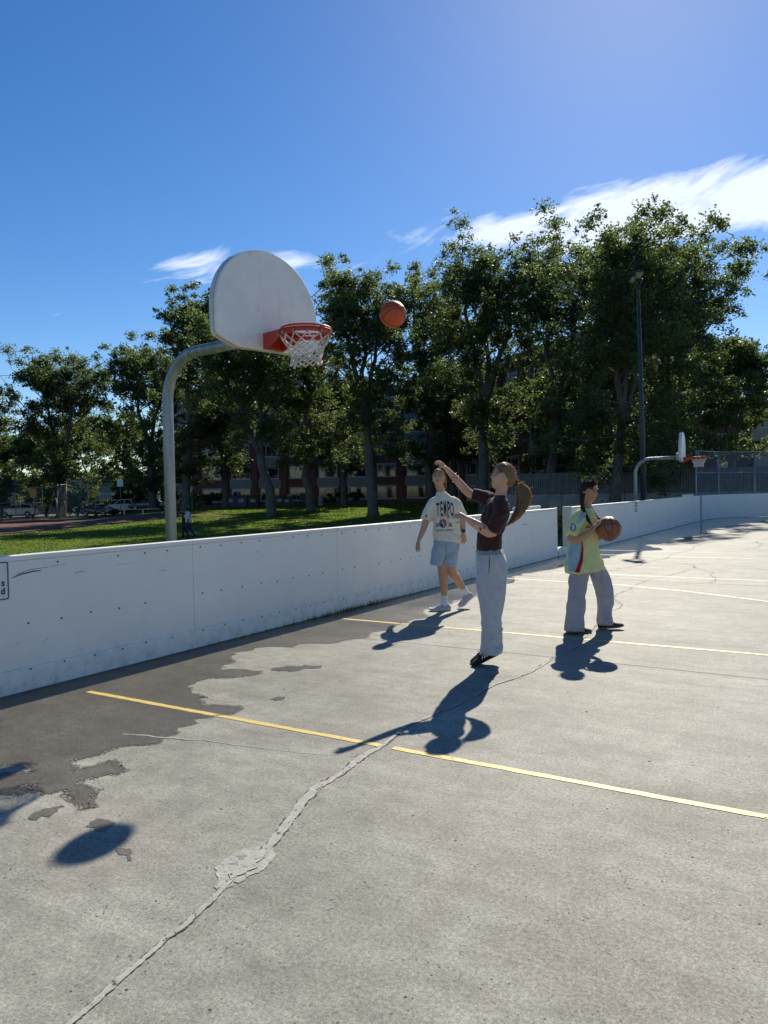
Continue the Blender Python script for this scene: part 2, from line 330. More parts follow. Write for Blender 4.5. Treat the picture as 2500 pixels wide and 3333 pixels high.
far = MB(); far.add([(-3500, -3500, -1.6), (3500, -3500, -1.6), (3500, 3500, -1.6), (-3500, 3500, -1.6)], [(0, 1, 2, 3)])
tag(far.build('ground', MT['lawn']), kind='structure')
def drape(name, poly_uv, mat, dz, n=24, m=8):
    """sheet between a lower and an upper polyline in camera-aligned ground coordinates, draped on the terrain"""
    lo, hi = poly_uv
    def samp(pl, t):
        t *= len(pl)-1; i = min(int(t), len(pl)-2); f = t-i; return (pl[i][0]*(1-f)+pl[i+1][0]*f, pl[i][1]*(1-f)+pl[i+1][1]*f)
    V, F = [], []
    for i in range(n+1):
        a, b = samp(lo, i/n), samp(hi, i/n)
        for j in range(m+1):
            f = j/m; jit = 0.35*math.sin(i*2.3+j) if j in (0, m) else 0
            x, y = uv2w(a[0]*(1-f)+b[0]*f, a[1]*(1-f)+b[1]*f+jit); V.append((x, y, ground_z(x, y)+dz))
    for i in range(n):
        for j in range(m): F.append((i*(m+1)+j, (i+1)*(m+1)+j, (i+1)*(m+1)+j+1, i*(m+1)+j+1))
    o = link(name, mesh_of(name, V, F, mat, True)); tag(o, kind='structure'); return o
drape('dirt_track', ([(-40, 40), (-25.1, 50), (-24.4, 55.2), (-22.4, 61), (-18.8, 66), (-12, 69)], [(-75, 96), (-48, 95), (-35, 84), (-25.5, 75), (-20.5, 72.5), (-12, 70)]), MT['track'], 0.045, 40, 20)
drape('parking_road', ([(-95, 97), (-46, 96.5), (-30, 92), (-27, 94)], [(-95, 118), (-46, 116), (-36, 112), (-30, 104)]), MT['asphalt'], 0.06, 30, 8)

# court slab, bounded by the boards
arc = [(ARC_C[0]-ARC_R*math.cos(a), ARC_C[1]+ARC_R*math.sin(a)) for a in [math.pi/2*i/24 for i in range(25)]]
outl = [(BX-0.10, -14.0)] + [(BX-0.10, 34.6)] + [(x-0.1 if x < -1 else x, y+0.08) for x, y in arc[1:]] + [(26, 40.7), (26, -14)]
slab = MB(); slab.add(*prism(outl, lambda u, v, d: (u, v, d), -0.3, 0.0))
court = slab.build('court_floor', MT['concrete']); tag(court, kind='structure')
RN = random.Random(7)
def fractal(poly, depth=3, amp=0.16, closed=True):
    for _ in range(depth):
        q = []
        for i in range(len(poly) if closed else len(poly)-1):
            a, b = poly[i], poly[(i+1) % len(poly)]
            L = math.hypot(b[0]-a[0], b[1]-a[1]); o = RN.gauss(0, amp)*min(L, 0.5)
            nx_, ny_ = (-(b[1]-a[1])/(L+1e-9), (b[0]-a[0])/(L+1e-9))
            q += [a, ((a[0]+b[0])/2+nx_*o, (a[1]+b[1])/2+ny_*o)]
        if not closed: q.append(poly[-1])
        poly = q; amp *= 0.85
    return poly
def sheet(name, poly, mat, z, parent=None):
    bm = bmesh.new(); vs = [bm.verts.new((x, y, z)) for x, y in poly]; f = bm.faces.new(vs)
    if f.normal.z < 0: f.normal_flip()
    bm.normal_update()
    if f.normal.z < 0: bmesh.ops.reverse_faces(bm, faces=[f])
    bmesh.ops.triangulate(bm, faces=[f]); me = bpy.data.meshes.new(name); bm.to_mesh(me); bm.free(); me.materials.append(mat)
    return link(name, me, parent)
WET = [(-4.17,2.45),(-4.10,2.49),(-4.01,2.58),(-3.92,2.61),(-3.91,2.55),(-3.81,2.55),(-3.86,2.48),(-3.94,2.43),(-3.96,2.40),(-3.93,2.31),(-3.76,2.23),(-3.68,2.27),(-3.62,2.29),(-3.62,2.34),(-3.68,2.36),(-3.73,2.34),(-3.73,2.40),(-3.65,2.46),(-3.58,2.38),(-3.49,2.38),(-3.47,2.45),(-3.40,2.42),(-3.26,2.37),(-3.15,2.34),(-3.16,2.39),(-3.27,2.46),(-3.30,2.51),(-3.44,2.52),(-3.50,2.56),(-3.46,2.66),(-3.47,2.71),(-3.41,2.72),(-3.41,2.78),(-3.50,2.78),(-3.54,2.85),(-3.61,2.84),(-3.61,2.76),(-3.62,2.69),(-3.64,2.63),(-3.78,2.69),(-3.81,2.77),(-3.77,2.88),(-3.78,2.97),(-3.63,3.17),(-3.67,3.27),(-3.65,3.38),(-3.74,3.50),(-3.77,3.68),(-3.68,3.80),(-3.63,3.91),(-3.72,4.02),(-3.85,3.98),(-3.99,3.90),(-4.15,4.00),(-4.08,4.10),(-4.19,4.12),(-4.37,4.18),(-4.50,4.35),(-4.53,4.51),(-4.35,4.64),(-4.29,4.92),(-4.47,4.89),(-4.63,4.77),(-4.75,4.95),(-4.93,5.23),(-5.05,5.40),(-4.96,5.56),(-4.91,5.77),(-4.67,6.08),(-4.43,6.32),(-4.29,6.62),(-4.28,7.05),(-4.38,7.41),(-4.40,7.58),(-4.57,8.25),(-4.53,9.03),(-4.66,10.09),(-4.98,12.21),(-4.91,12.53),(-4.88,13.07),(-4.74,13.63),(-4.66,14.46),(-4.50,15.97),(-4.14,18.08),(-3.80,18.65),(-4.52,19.98),(-4.30,20.84),(-4.19,21.73),(-4.31,22.35),(-4.00,23.99),(-3.99,26.10),(-4.27,27.73),(-3.94,29.44),(-3.04,35.46)]
edge = fractal(WET, 3, 0.17, False)
wet = edge + [(-2.4, 37.5)] + [(x+0.012, y-0.012) for x, y in reversed(arc) if x < -2.7] + [(BX+0.012, -3.0), (-4.9, -2.5), (-4.6, 1.2)]
tag(sheet('wet_floor', wet, MT['wet'], 0.002), kind='structure')
WEDGE = edge
for sp in ([(-4.26,5.05),(-4.20,5.18),(-3.94,5.33),(-3.90,5.23),(-4.01,5.06),(-4.15,4.99)], [(-3.63,4.27),(-3.63,4.36),(-3.57,4.37),(-3.54,4.30),(-3.57,4.24)], [(-3.31,2.14),(-3.33,2.22),(-3.31,2.28),(-3.27,2.31),(-3.26,2.26),(-3.22,2.19),(-3.25,2.14)], [(-3.01,2.25),(-3.01,2.30),(-2.95,2.31),(-2.88,2.25),(-2.87,2.21),(-2.95,2.22)], [(-2.68,2.13),(-2.63,2.16),(-2.58,2.12),(-2.54,2.09),(-2.55,2.08),(-2.63,2.10)]):
    tag(sheet('wet_floor', fractal(sp, 3, 0.2), MT['wet'], 0.002), kind='structure')
def ribbon(name, path, w, mat, z, jag=0.0, depth=3, parent=court, amp=0.05):
    """strip along a path with an uneven width; w a number or a list per control point"""
    if isinstance(w, (int, float)): w = [w]*len(path)
    pts = [(p[0], p[1], ww) for p, ww in zip(path, w)]
    for _ in range(depth):
        q = []
        for a, b in zip(pts, pts[1:]):
            L = math.hypot(b[0]-a[0], b[1]-a[1]); o = RN.gauss(0, amp)*L
            q += [a, ((a[0]+b[0])/2-(b[1]-a[1])/(L+1e-9)*o, (a[1]+b[1])/2+(b[0]-a[0])/(L+1e-9)*o, (a[2]+b[2])/2)]
        pts = q+[pts[-1]]
    V, F = [], []
    for i, p in enumerate(pts):
        a = pts[max(0, i-1)]; b = pts[min(len(pts)-1, i+1)]; L = math.hypot(b[0]-a[0], b[1]-a[1])+1e-9
        n = (-(b[1]-a[1])/L, (b[0]-a[0])/L)
        l = p[2]/2*(1+RN.uniform(-jag, jag)); r = p[2]/2*(1+RN.uniform(-jag, jag))
        V += [(p[0]+n[0]*l, p[1]+n[1]*l, z), (p[0]-n[0]*r, p[1]-n[1]*r, z)]
    F = [(2*i+1, 2*i+3, 2*i+2, 2*i) for i in range(len(pts)-1)]
    return link(name, mesh_of(name, V, F, mat), parent)
ribbon('damp_edge', WEDGE[::2], 0.06, MT['fringe'], 0.0012, 0.6, 0)
ribbon('damp_edge', WEDGE[::3], 0.035, MT['fringe'], 0.0028, 0.8, 0)
# painted court lines
for (p, q, w, mt) in (((-5.04, 3.79), (-2.37, 3.79), 0.050, 'yellow'), ((-2.30, 3.79), (9, 3.79), 0.050, 'yellow'), ((-5.20, 7.43), (9, 7.40), 0.05, 'yellow'), ((-5.0, 11.98), (-3.0, 11.8), 0.05, 'pale'), ((-4.6, 13.14), (9, 13.12), 0.05, 'pale'), ((-5.1, 16.94), (9, 16.94), 0.05, 'pale'), ((-5.19, 18.2), (9, 18.1), 0.04, 'pale')):
    n = max(2, int(abs(q[0]-p[0])/0.5)); ribbon('court_line', [(p[0]+(q[0]-p[0])*i/n, p[1]+(q[1]-p[1])*i/n) for i in range(n+1)], w, MT[mt], 0.0024, 0.14, 3, amp=0.002)
ribbon('court_line', [(-3.0, 11.8), (-2.73, 11.67), (-2.14, 11.48), (-1.52, 11.16), (-0.93, 10.82), (-0.2, 10.3), (0.6, 9.6), (1.4, 8.6)], 0.05, MT['pale'], 0.0024, 0.05, 2, amp=0.002)
# cracks and sealant
CR = [(-1.90,1.28),(-1.91,1.34),(-1.92,1.42),(-1.95,1.55),(-1.96,1.63),(-1.98,1.74),(-1.99,1.77),(-1.99,1.86),(-2.01,1.94),(-2.03,2.04),(-2.07,2.18),(-2.10,2.34),(-2.13,2.49),(-2.18,2.64),(-2.23,2.78),(-2.29,2.93),(-2.34,3.10),(-2.33,3.29),(-2.36,3.47),(-2.38,3.58),(-2.37,3.80),(-2.42,4.09),(-2.44,4.21),(-2.40,4.40),(-2.39,4.59),(-2.36,4.70),(-2.35,5.07),(-2.35,5.41),(-2.29,5.64),(-2.25,5.92),(-2.25,6.25),(-2.26,6.66),(-2.22,7.14),(-2.3,7.7),(-2.4,8.6)]
CR = [(-1.86, 0.7)] + CR
W = [0.018, 0.020, 0.020, 0.022, 0.026, 0.020, 0.018, 0.024, 0.026, 0.022, 0.026, 0.024] + [0.030, 0.040, 0.045, 0.042, 0.050, 0.055, 0.030, 0.045, 0.055, 0.024, 0.022, 0.020, 0.018, 0.020, 0.018, 0.016, 0.018, 0.018, 0.022, 0.020, 0.018, 0.014, 0.010, 0.006]
ribbon('crack_sealant', CR, [w+0.003 for w in W[:len(CR)]], MT['gap'], 0.0030, 0.35, 3, amp=0.02); RN.seed(21)
RN.seed(7); 
ribbon('crack_sealant', CR, W[:len(CR)], MT['seal'], 0.0040, 0.20, 3, amp=0.02)
tag(sheet('worn_patch', fractal([(-2.14,2.17),(-2.20,2.26),(-2.21,2.35),(-2.17,2.42),(-2.14,2.47),(-2.09,2.46),(-2.03,2.38),(-2.01,2.27),(-2.02,2.20),(-2.05,2.17),(-2.04,2.12),(-2.06,2.09)], 3, 0.15), MT['patch'], 0.0025, court))
sheet('patch_filler', fractal([(-2.07,2.17),(-2.13,2.28),(-2.14,2.39),(-2.13,2.44),(-2.07,2.36),(-2.05,2.24)], 3, 0.13), MT['seal'], 0.0060, court)
sheet('patch_hole', fractal([(-2.165,2.27),(-2.185,2.33),(-2.15,2.36),(-2.14,2.30)], 3, 0.2), pm('patch_blue_grey', (0.20, 0.20, 0.21), 0.8), 0.0036, court)
ribbon('hairline_crack', [(-3.94,3.20),(-3.80,3.25),(-3.66,3.27),(-3.41,3.36),(-3.18,3.38),(-3.03,3.42),(-2.80,3.46),(-2.53,3.53),(-2.39,3.58)], [0.010, 0.016, 0.013, 0.009, 0.007, 0.006, 0.005, 0.004, 0.003], MT['seal'], 0.0036, 0.5, 3)
for nm, pts, w in (('saw_joint', [(-5.3, 6.52), (-3.85, 6.51), (-2.79, 6.52), (-0.56, 6.49), (8, 6.45)], 0.008), ('saw_joint', [(-5.3, 12.45), (-2.3, 12.42), (8, 12.4)], 0.010), ('hairline_crack', [(-2.79,10.52),(-2.78,11.28),(-2.81,12.44),(-2.67,13.08),(-2.55,14.14),(-2.48,14.99)], 0.007), ('hairline_crack', [(-3.05,15.71),(-2.76,15.57),(-2.47,14.78),(-2.18,14.27),(-1.97,13.44),(-1.87,12.51)], 0.008), ('hairline_crack', [(-3.72,13.69),(-3.55,14.60),(-3.50,15.55),(-3.32,16.52),(-3.37,17.81),(-3.31,20.66),(-2.98,23.98),(-2.82,26.95)], 0.010), ('hairline_crack', [(-2.15,19.16),(-1.97,20.65),(-2.16,21.81),(-2.00,23.21)], 0.010), ('hairline_crack', [(-2.4, 8.6), (-2.52, 9.1), (-2.49, 9.7), (-2.7, 10.2), (-2.79, 10.52)], 0.007)):
    ribbon(nm, pts, w, MT['gap'], 0.0024 if nm == 'saw_joint' else 0.0030, 0.5 if nm != 'saw_joint' else 0.1, 3, amp=0.05 if nm != 'saw_joint' else 0.002)
# loose grit and pebbles on the slab
RP = np.random.RandomState(3)
gv, gf = [], []
for i in range(900):
    if i < 620: x, y = RP.uniform(-4.2, 1.2), RP.uniform(1.0, 9)
    else: x, y = RP.uniform(-4.6, 2), RP.uniform(9, 30)
    s = RP.gamma(2.0, 0.0011)+0.0014; n = len(gv); a = RP.uniform(0, 6.28)
    for k in range(5):
        an = a+k*1.2566; gv.append((x+math.cos(an)*s*RP.uniform(.7, 1.5), y+math.sin(an)*s*RP.uniform(.6, 1.1), 0.001))
    gv.append((x, y, s*0.4))
    gf += [(n+k, n+(k+1) % 5, n+5) for k in range(5)]
tag(link('loose_grit', mesh_of('loose_grit', gv, gf, pm('grit', (0.09, 0.08, 0.07), 0.9, var=0.5, vs=3))), 'dark specks of loose grit scattered over the concrete court', 'grit', kind='stuff')

# ------------------------------------------------------------------ rink boards
def screw_mesh():
    V, F = [], []
    for k in range(8): V.append((0.006, 0.0068*math.cos(k*math.pi/4), 0.0068*math.sin(k*math.pi/4)))
    V += [(0.0, a*1.15, b*1.15) for _, a, b in V[:8]]
    F = [tuple(range(8))] + [(k, k+8, (k+1) % 8+8, (k+1) % 8) for k in range(8)]
    return mesh_of('screw', V, F, MT['screw'], False)
SCREW = screw_mesh()
def board_panel(parent, y0, y1, screws=False, x=BX):
    m = MB(); m.box((x-0.02, (y0+y1)/2, 0.605), (0.04, y1-y0-0.005, 0.83)); p = m.build('panel', MT['board'], parent)
    k = MB(); V, F = prism([(x-0.035, 0.012), (x+0.014, 0.012), (x+0.014, 0.178), (x+0.002, 0.188), (x-0.035, 0.188)], lambda u, v, d: (u, d, v), y0+0.002, y1-0.002); k.add(V, F); k.build('kick_plate', MT['board'], parent)
    c = MB(); c.box((x-0.046, (y0+y1)/2, 1.043), (0.098, y1-y0-0.003, 0.044)); c.build('cap_rail', MT['board'], parent, bevel=0.008)
    if screws:
        n = int((y1-y0)/0.29)
        for i in range(n):
            yy = y0+0.10+i*0.29
            for z in (0.99, 0.53, 0.17):
                if RN.random() < 0.08: continue
                o = link('screw', SCREW, p, (x+(0.0145 if z < .2 else 0.0005), yy+RN.uniform(-.02, .02), z+RN.uniform(-.006, .006))); o.rotation_euler = (RN.uniform(0, 1), 0, 0)
    return p
near = tag(empty('rink_board', (BX, 5.35, 0)), 'long near run of scuffed white rink boards below the hoop', 'rink board')
near.location = (0, 0, 0)
seams = [-4.41, -1.97, 0.47, 2.91, 5.35, 7.79, 10.23, 12.67, 14.6, 16.05]
for a, b in zip(seams, seams[1:]): board_panel(near, a, b, 2.5 < a < 14)
m = MB(); m.box((BX-0.03, 16.08, 0.55), (0.05, 0.06, 1.06)); m.build('end_post', MT['board'], near, bevel=0.006)
m = MB(); m.box((BX-0.42, 15.4, 0.56), (0.06, 1.5, 1.12)); m.build('gate_leaf', MT['board'], near, bevel=0.006)
m = MB(); m.box((BX-0.045, 16.52, 0.10), (0.10, 0.74, 0.18)); m.build('threshold', MT['board'], near)
farb = tag(empty('rink_board'), 'far straight run of white rink boards beyond the narrow gap', 'rink board')
m = MB(); m.box((BX-0.078, 16.99, 0.54), (0.157, 0.18, 1.075)); m.build('end_post', pm('weathered_post', (0.52, 0.51, 0.46), 0.7), farb, bevel=0.006)
seams = [17.09, 18.4, 20.3, 22.72, 25.16, 27.6, 30.04, 32.4, 34.15]
for a, b in zip(seams, seams[1:]): board_panel(farb, a, b)
m = MB(); m.box((BX-0.25, 32.9, 0.57), (0.06, 2.2, 1.13)); m.build('gate_leaf', MT['board'], farb, bevel=0.006)
crv = tag(empty('rink_board'), 'curved white corner boards under the chain link fence', 'rink board')
def arc_panel(parent, pts, name, prof, mat):
    V, F = [], []; n = len(prof)
    for i, p in enumerate(pts):
        a = pts[max(0, i-1)]; b = pts[min(len(pts)-1, i+1)]; L = math.hypot(b[0]-a[0], b[1]-a[1]); nrm = ((b[1]-a[1])/L, -(b[0]-a[0])/L)      # towards the court
        V += [(p[0]+nrm[0]*u, p[1]+nrm[1]*u, z) for u, z in prof]
    for i in range(len(pts)-1):
        for k in range(n): F.append((i*n+k, i*n+(k+1) % n, (i+1)*n+(k+1) % n, (i+1)*n+k))
    F += [tuple(range(n-1, -1, -1)), tuple((len(pts)-1)*n+k for k in range(n))]
    return link(name, mesh_of(name, V, F, mat), parent)
full = [(BX, 34.55)] + arc[0:] + [(ARC_C[0]+2.4*i, arc[-1][1]) for i in range(1, 9)]
groups = [full[0:8], full[7:14], full[13:20], full[19:27]] + [full[26+i:28+i] for i in range(len(full)-27)]
for g in groups:
    if len(g) < 2: continue
    arc_panel(crv, g, 'panel', [(-0.04, 0.19), (-0.0, 0.19), (-0.0, 1.02), (-0.04, 1.02)], MT['board'])
    arc_panel(crv, g, 'kick_plate', [(-0.035, 0.012), (0.014, 0.012), (0.014, 0.178), (0.002, 0.188), (-0.035, 0.188)], MT['board'])
    arc_panel(crv, g, 'cap_rail', [(-0.095, 1.021), (0.003, 1.021), (0.003, 1.065), (-0.095, 1.065)], MT['board'])
m = MB(); m.box((BX-0.06, 34.50, 0.54), (0.16, 0.16, 1.075)); m.build('end_post', pm('weathered_post2', (0.50, 0.50, 0.47), 0.7), crv, bevel=0.006)

def text_mesh(name, body, size, mat, depth=0.0, space=1.0, bold=0.0):
    cu = bpy.data.curves.new(name, 'FONT'); cu.body = body; cu.size = size; cu.extrude = depth; cu.align_x = 'CENTER'; cu.align_y = 'CENTER'; cu.space_character = space; cu.offset = bold
    cu.resolution_u = 4
    o = bpy.data.objects.new(name, cu); COL.objects.link(o); dg = bpy.context.evaluated_depsgraph_get(); dg.update()
    me = bpy.data.meshes.new_from_object(o.evaluated_get(dg)); bpy.data.objects.remove(o); bpy.data.curves.remove(cu)
    me.materials.clear(); me.materials.append(mat); return me
def on_board(o, y, z, dx=0.003):     # text faces +X (into the court); reading direction is +Y
    o.matrix_local = Matrix(((0, 0, 1, BX+dx), (1, 0, 0, y), (0, 1, 0, z), (0, 0, 0, 1)))
def rounded(w, h, r, n=4):
    P = []
    for cx, cy, a0 in ((w-r, h-r, 0), (-w+r, h-r, 90), (-w+r, -h+r, 180), (w-r, -h+r, 270)):
        P += [(cx+r*math.cos(rad(a0+90*i/n)), cy+r*math.sin(rad(a0+90*i/n))) for i in range(n+1)]
    return P
def board_sign(label, y, z, w, h, lines, fs, border=True):
    root = tag(empty('sign'), label, 'sign')
    p = MB(); p.add(*prism(rounded(w/2, h/2, 0.02), lambda u, v, d: (BX+d, y+u, z+v), 0.001, 0.006)); p.build('plate', MT['white'], root)
    if border:
        a = rounded(w/2-0.010, h/2-0.010, 0.016); b = rounded(w/2-0.018, h/2-0.018, 0.012); n = len(a)
        V = [(BX+0.0085, y+u, z+v) for u, v in a]+[(BX+0.0085, y+u, z+v) for u, v in b]
        link('border', mesh_of('border', V, [(i, (i+1) % n, n+(i+1) % n, n+i) for i in range(n)], MT['letter']), root)
    for t, yy, zz in lines: on_board(link('lettering', text_mesh('lettering', t, fs, MT['letter'], 0.0, 1.0, 0.002), root), yy, zz, 0.009)
    return root
board_sign('white sign with black border and lettering on the near boards', 3.20, 0.882, 0.50, 0.305, (('s', 3.395, 0.866), ('d', 3.392, 0.802)), 0.070)
sg = board_sign('small tall white pictogram sign on the far boards', 23.1, 0.90, 0.30, 0.32, (), 0.058)
m = MB(); 
m.tube([(BX+0.012, 23.02, 0.90), (BX+0.012, 23.1, 0.955), (BX+0.012, 23.18, 0.90)], 0.008, 5); m.tube([(BX+0.012, 23.1, 0.955), (BX+0.012, 23.1, 0.985)], 0.008, 5); m.tube([(BX+0.012, 23.04, 1.01), (BX+0.012, 23.1, 0.985), (BX+0.012, 23.16, 1.01)], 0.007, 5); m.tube([(BX+0.012, 23.1, 0.995), (BX+0.012, 23.1, 1.03)], 0.014, 6)
m.build('pictogram', MT['letter'], sg)
for zz, ww in ((0.845, 0.20), (0.820, 0.16), (0.785, 0.21), (0.765, 0.18)): m = MB(); m.box((BX+0.0085, 23.1, zz), (0.002, ww, 0.012)); m.build('fine_print', MT['letter'], sg)
# black skid marks on the near boards, thin rubber streaks
for pts, w in (([(3.47, 0.895), (3.55, 0.918), (3.66, 0.930), (3.72, 0.928)], 0.011), ([(3.50, 0.918), (3.62, 0.945), (3.78, 0.950)], 0.004), ([(3.80, 0.952), (3.95, 0.960)], 0.004), ([(4.02, 0.872), (4.06, 0.882), (4.13, 0.885)], 0.004), ([(4.93, 0.80), (4.97, 0.81), (5.01, 0.80)], 0.004), ([(3.72, 0.36), (3.76, 0.39)], 0.006), ([(14.0, 0.80), (14.35, 0.80)], 0.012)):
    V = []
    for i, (y, z) in enumerate(pts):
        h = w/2*(1.0 if i not in (0, len(pts)-1) else 0.5); V += [(BX+0.0025, y, z-h), (BX+0.0025, y, z+h)]
    link('scuff_mark', mesh_of('scuff_mark', V, [(2*i, 2*i+2, 2*i+3, 2*i+1) for i in range(len(pts)-1)], MT['scuff']), near)

# ------------------------------------------------------------------ basketball hoops
def torus_pts(R, n, z=0.0, c=(0, 0)): return [(c[0]+R*math.cos(2*math.pi*i/n), c[1]+R*math.sin(2*math.pi*i/n), z) for i in range(n)]
def ring(R, r, n=40, k=8, c=(0, 0, 0)):
    V = []
    for i in range(n):
        a = 2*math.pi*i/n
        for j in range(k):
            b = 2*math.pi*j/k; V.append((c[0]+(R+r*math.cos(b))*math.cos(a), c[1]+(R+r*math.cos(b))*math.sin(a), c[2]+r*math.sin(b)))
    F = [(i*k+j, ((i+1) % n)*k+j, ((i+1) % n)*k+(j+1) % k, i*k+(j+1) % k) for i in range(n) for j in range(k)]
    return V, F
def hoop(pole, yaw, arm, rimz, label, tilt=0.0, half=0.70, near_=True, base=0.0):
    """local frame: pole foot at the origin, +x out along the arm to the rim"""
    root = tag(empty('basketball_hoop', (pole[0], pole[1], base), yaw), label, 'basketball hoop', 'basketball hoops along the boards')
    zc = rimz - base; za = zc-0.015; rb = 0.50
    pts = [(0, 0, -0.3), (0, 0, za-rb-0.12)] + [(rb-rb*math.cos(a), 0, za-rb-0.04*0+rb*math.sin(a)) for a in [math.pi/2*i/10 for i in range(0, 11)]] + [(arm-0.62, 0, za+0.01)]
    m = MB(); m.tube(pts, 0.0585, 20); m.build('pole', MT['steel'], root, True)
    bx = arm-0.45                                                    # backboard face
    # fan backboard outline (y, z) about the rim height
    out = [(-half*0.62, -0.150), (half*0.62, -0.150), (half-0.03, -0.070), (half, -0.02)]
    for i in range(25):
        a = math.pi*i/24; out.append((half*math.cos(a)*(1.0 if True else 1), 0.16+0.655*math.sin(a)**0.92))
    out += [(-half, -0.02), (-half+0.03, -0.070)]
    ct, st = math.cos(tilt), math.sin(tilt)
    rotp = [(y*ct-z*st, y*st+z*ct) for y, z in out]
    m = MB(); m.add(*prism(rotp, lambda u, v, d: (bx+d, u, zc+v), -0.045, 0.0)); bb = m.build('backboard', MT['bbwhite'], root, bevel=0.012)
    n = len(rotp); V = []
    for s in (0.0, 0.06): V += [(bx-0.043, y*(1-s), zc+0.3*s+z*(1-s)) for y, z in rotp]
    V += [(bx-0.095, y*(1-s), zc+0.3*s+z*(1-s)) for s in (0.0, 0.06) for y, z in rotp]
    F = []
    for i in range(n):
        j = (i+1) % n; F += [(i, j, 2*n+j, 2*n+i), (2*n+i, 2*n+j, 3*n+j, 3*n+i), (3*n+i, 3*n+j, n+j, n+i)]
    link('back_flange', mesh_of('back_flange', V, F, MT['bbedge']), bb)
    m = MB(); m.box((bx-0.16, 0, zc+0.02), (0.14, 0.16, 0.24)); m.box((bx-0.07, 0, zc+0.05), (0.05, 0.34, 0.34)); m.build('mount', MT['steel'], root, bevel=0.01)
    # rim: top ring, flat net band below it, gusset bracket
    R = 0.234
    V, F = ring(R, 0.0105, 44, 8, (arm, 0, zc)); rim = MB(); rim.add(V, F); V, F = ring(R+0.016, 0.0040, 44, 8, (arm, 0, zc-0.022)); rim.add(V, F)
    rm = rim.build('rim', MT['red'], root, True)
    b = MB(); n = 44; V = []
    for z, rr in ((zc-0.02, R+0.012), (zc-0.060, R+0.004), (zc-0.060, R-0.004), (zc-0.02, R+0.004)): V += torus_pts(rr, n, z, (arm, 0))
    b.add(V, [(k*n+i, k*n+(i+1) % n, ((k+1) % 4)*n+(i+1) % n, ((k+1) % 4)*n+i) for k in range(4) for i in range(n)]); b.build('net_band', MT['red'], root, True)
    g = MB()
    x0, x1 = bx+0.002, arm-R*0.80
    g.add(*prism([(x0, -0.115), (x1, -0.16), (x1+0.02, -0.15), (x1+0.02, 0.15), (x1, 0.16), (x0, 0.115)], lambda u, v, d: (u, v, d), zc-0.010, zc+0.004))
    for s in (-1, 1):
        g.add(*prism([(x0, 0.0), (x1+0.03, 0.0), (x1+0.03, -0.045), (x0+0.035, -0.150), (x0, -0.150)], lambda u, v, d: (u, s*(0.112+(u-x0)*0.16)+d, zc+v), -0.005, 0.005))
    g.box((x0+0.006, 0, zc-0.072), (0.012, 0.235, 0.155)); g.box((x0+0.03, 0, zc-0.145), (0.06, 0.20, 0.006))
    br = g.build('bracket', MT['red'], root)
    # twelve net hooks and the net
    rr = random.Random(5)
    hk = MB(); 
    for i in range(12):
        a = 2*math.pi*(i+0.5)/12; c, s_ = math.cos(a), math.sin(a); hv = []
        o = MB(); o.tube([(arm+(R+0.012)*c, (R+0.012)*s_, zc-0.035), (arm+(R+0.030)*c, (R+0.030)*s_, zc-0.042), (arm+(R+0.028)*c, (R+0.028)*s_, zc-0.062), (arm+(R+0.010)*c, (R+0.010)*s_, zc-0.068)], 0.0065, 6); o.build('net_hook', MT['steel'], rm, True)
    net = MB(); N = 12; lv = [0.0, 0.060, 0.098, 0.132, 0.163, 0.191, 0.216, 0.236]; Rr = [0.236, 0.205, 0.182, 0.165, 0.153, 0.146, 0.144, 0.148]
    def npt(i, k):
        a = 2*math.pi*(i+0.5+0.5*(k % 2))/N; w = 0.006*math.sin(i*2.1+k*1.3); q = Rr[k]+w
        return Vector((arm+q*math.cos(a), q*math.sin(a), zc-0.062-lv[k]-0.010*math.sin(i*1.7+k) *(k/7)))
    for k in range(len(lv)-1):
        for i in range(N):
            p = npt(i, k)
            for j in ((i, i-1) if k % 2 == 0 else (i, i+1)):
                q = npt(j, k+1); mid = (p+q)/2; mid.z -= 0.006
                net.tube([p, mid, q], 0.0062 if near_ else 0.009, 5)
    k = len(lv)-1
    for i in range(N):
        p, q = npt(i, k), npt(i+1, k); mid = (p+q)/2; mid.z -= 0.035; net.tube([p, mid+Vector((0, 0, 0.01)), mid, q], 0.0075, 5)
    if near_:
        for i, L in ((7, 0.06), (8, 0.085)):
            p = npt(i, k); net.tube([p, p+Vector((0.005, -0.01, -L*0.5)), p+Vector((-0.004, -0.016, -L))], [0.008, 0.009, 0.013], 5)
    net.build('net', MT['nylon'], root, True)
    bo = MB()
    for y in (-0.07, -0.05, -0.03): bo.box((x0+0.02, y, zc-0.120), (0.016, 0.012, 0.012))
    bo.build('bolts', MT['steel'], br)
    return root
HOOP1 = dict(pole=(-6.47, 6.00), yaw=rad(-4.5), arm=2.06, rimz=3.05, tilt=0.035, half=0.70)
hoop(label='near basketball hoop on a bent galvanised pole behind the boards', base=-0.2, **HOOP1)
hoop((-6.24, 26.3), rad(5.0), 1.97, 2.42, 'distant smaller-looking basketball hoop seen edge-on beyond the ball holder', 0.0, 0.69, False, -0.2)

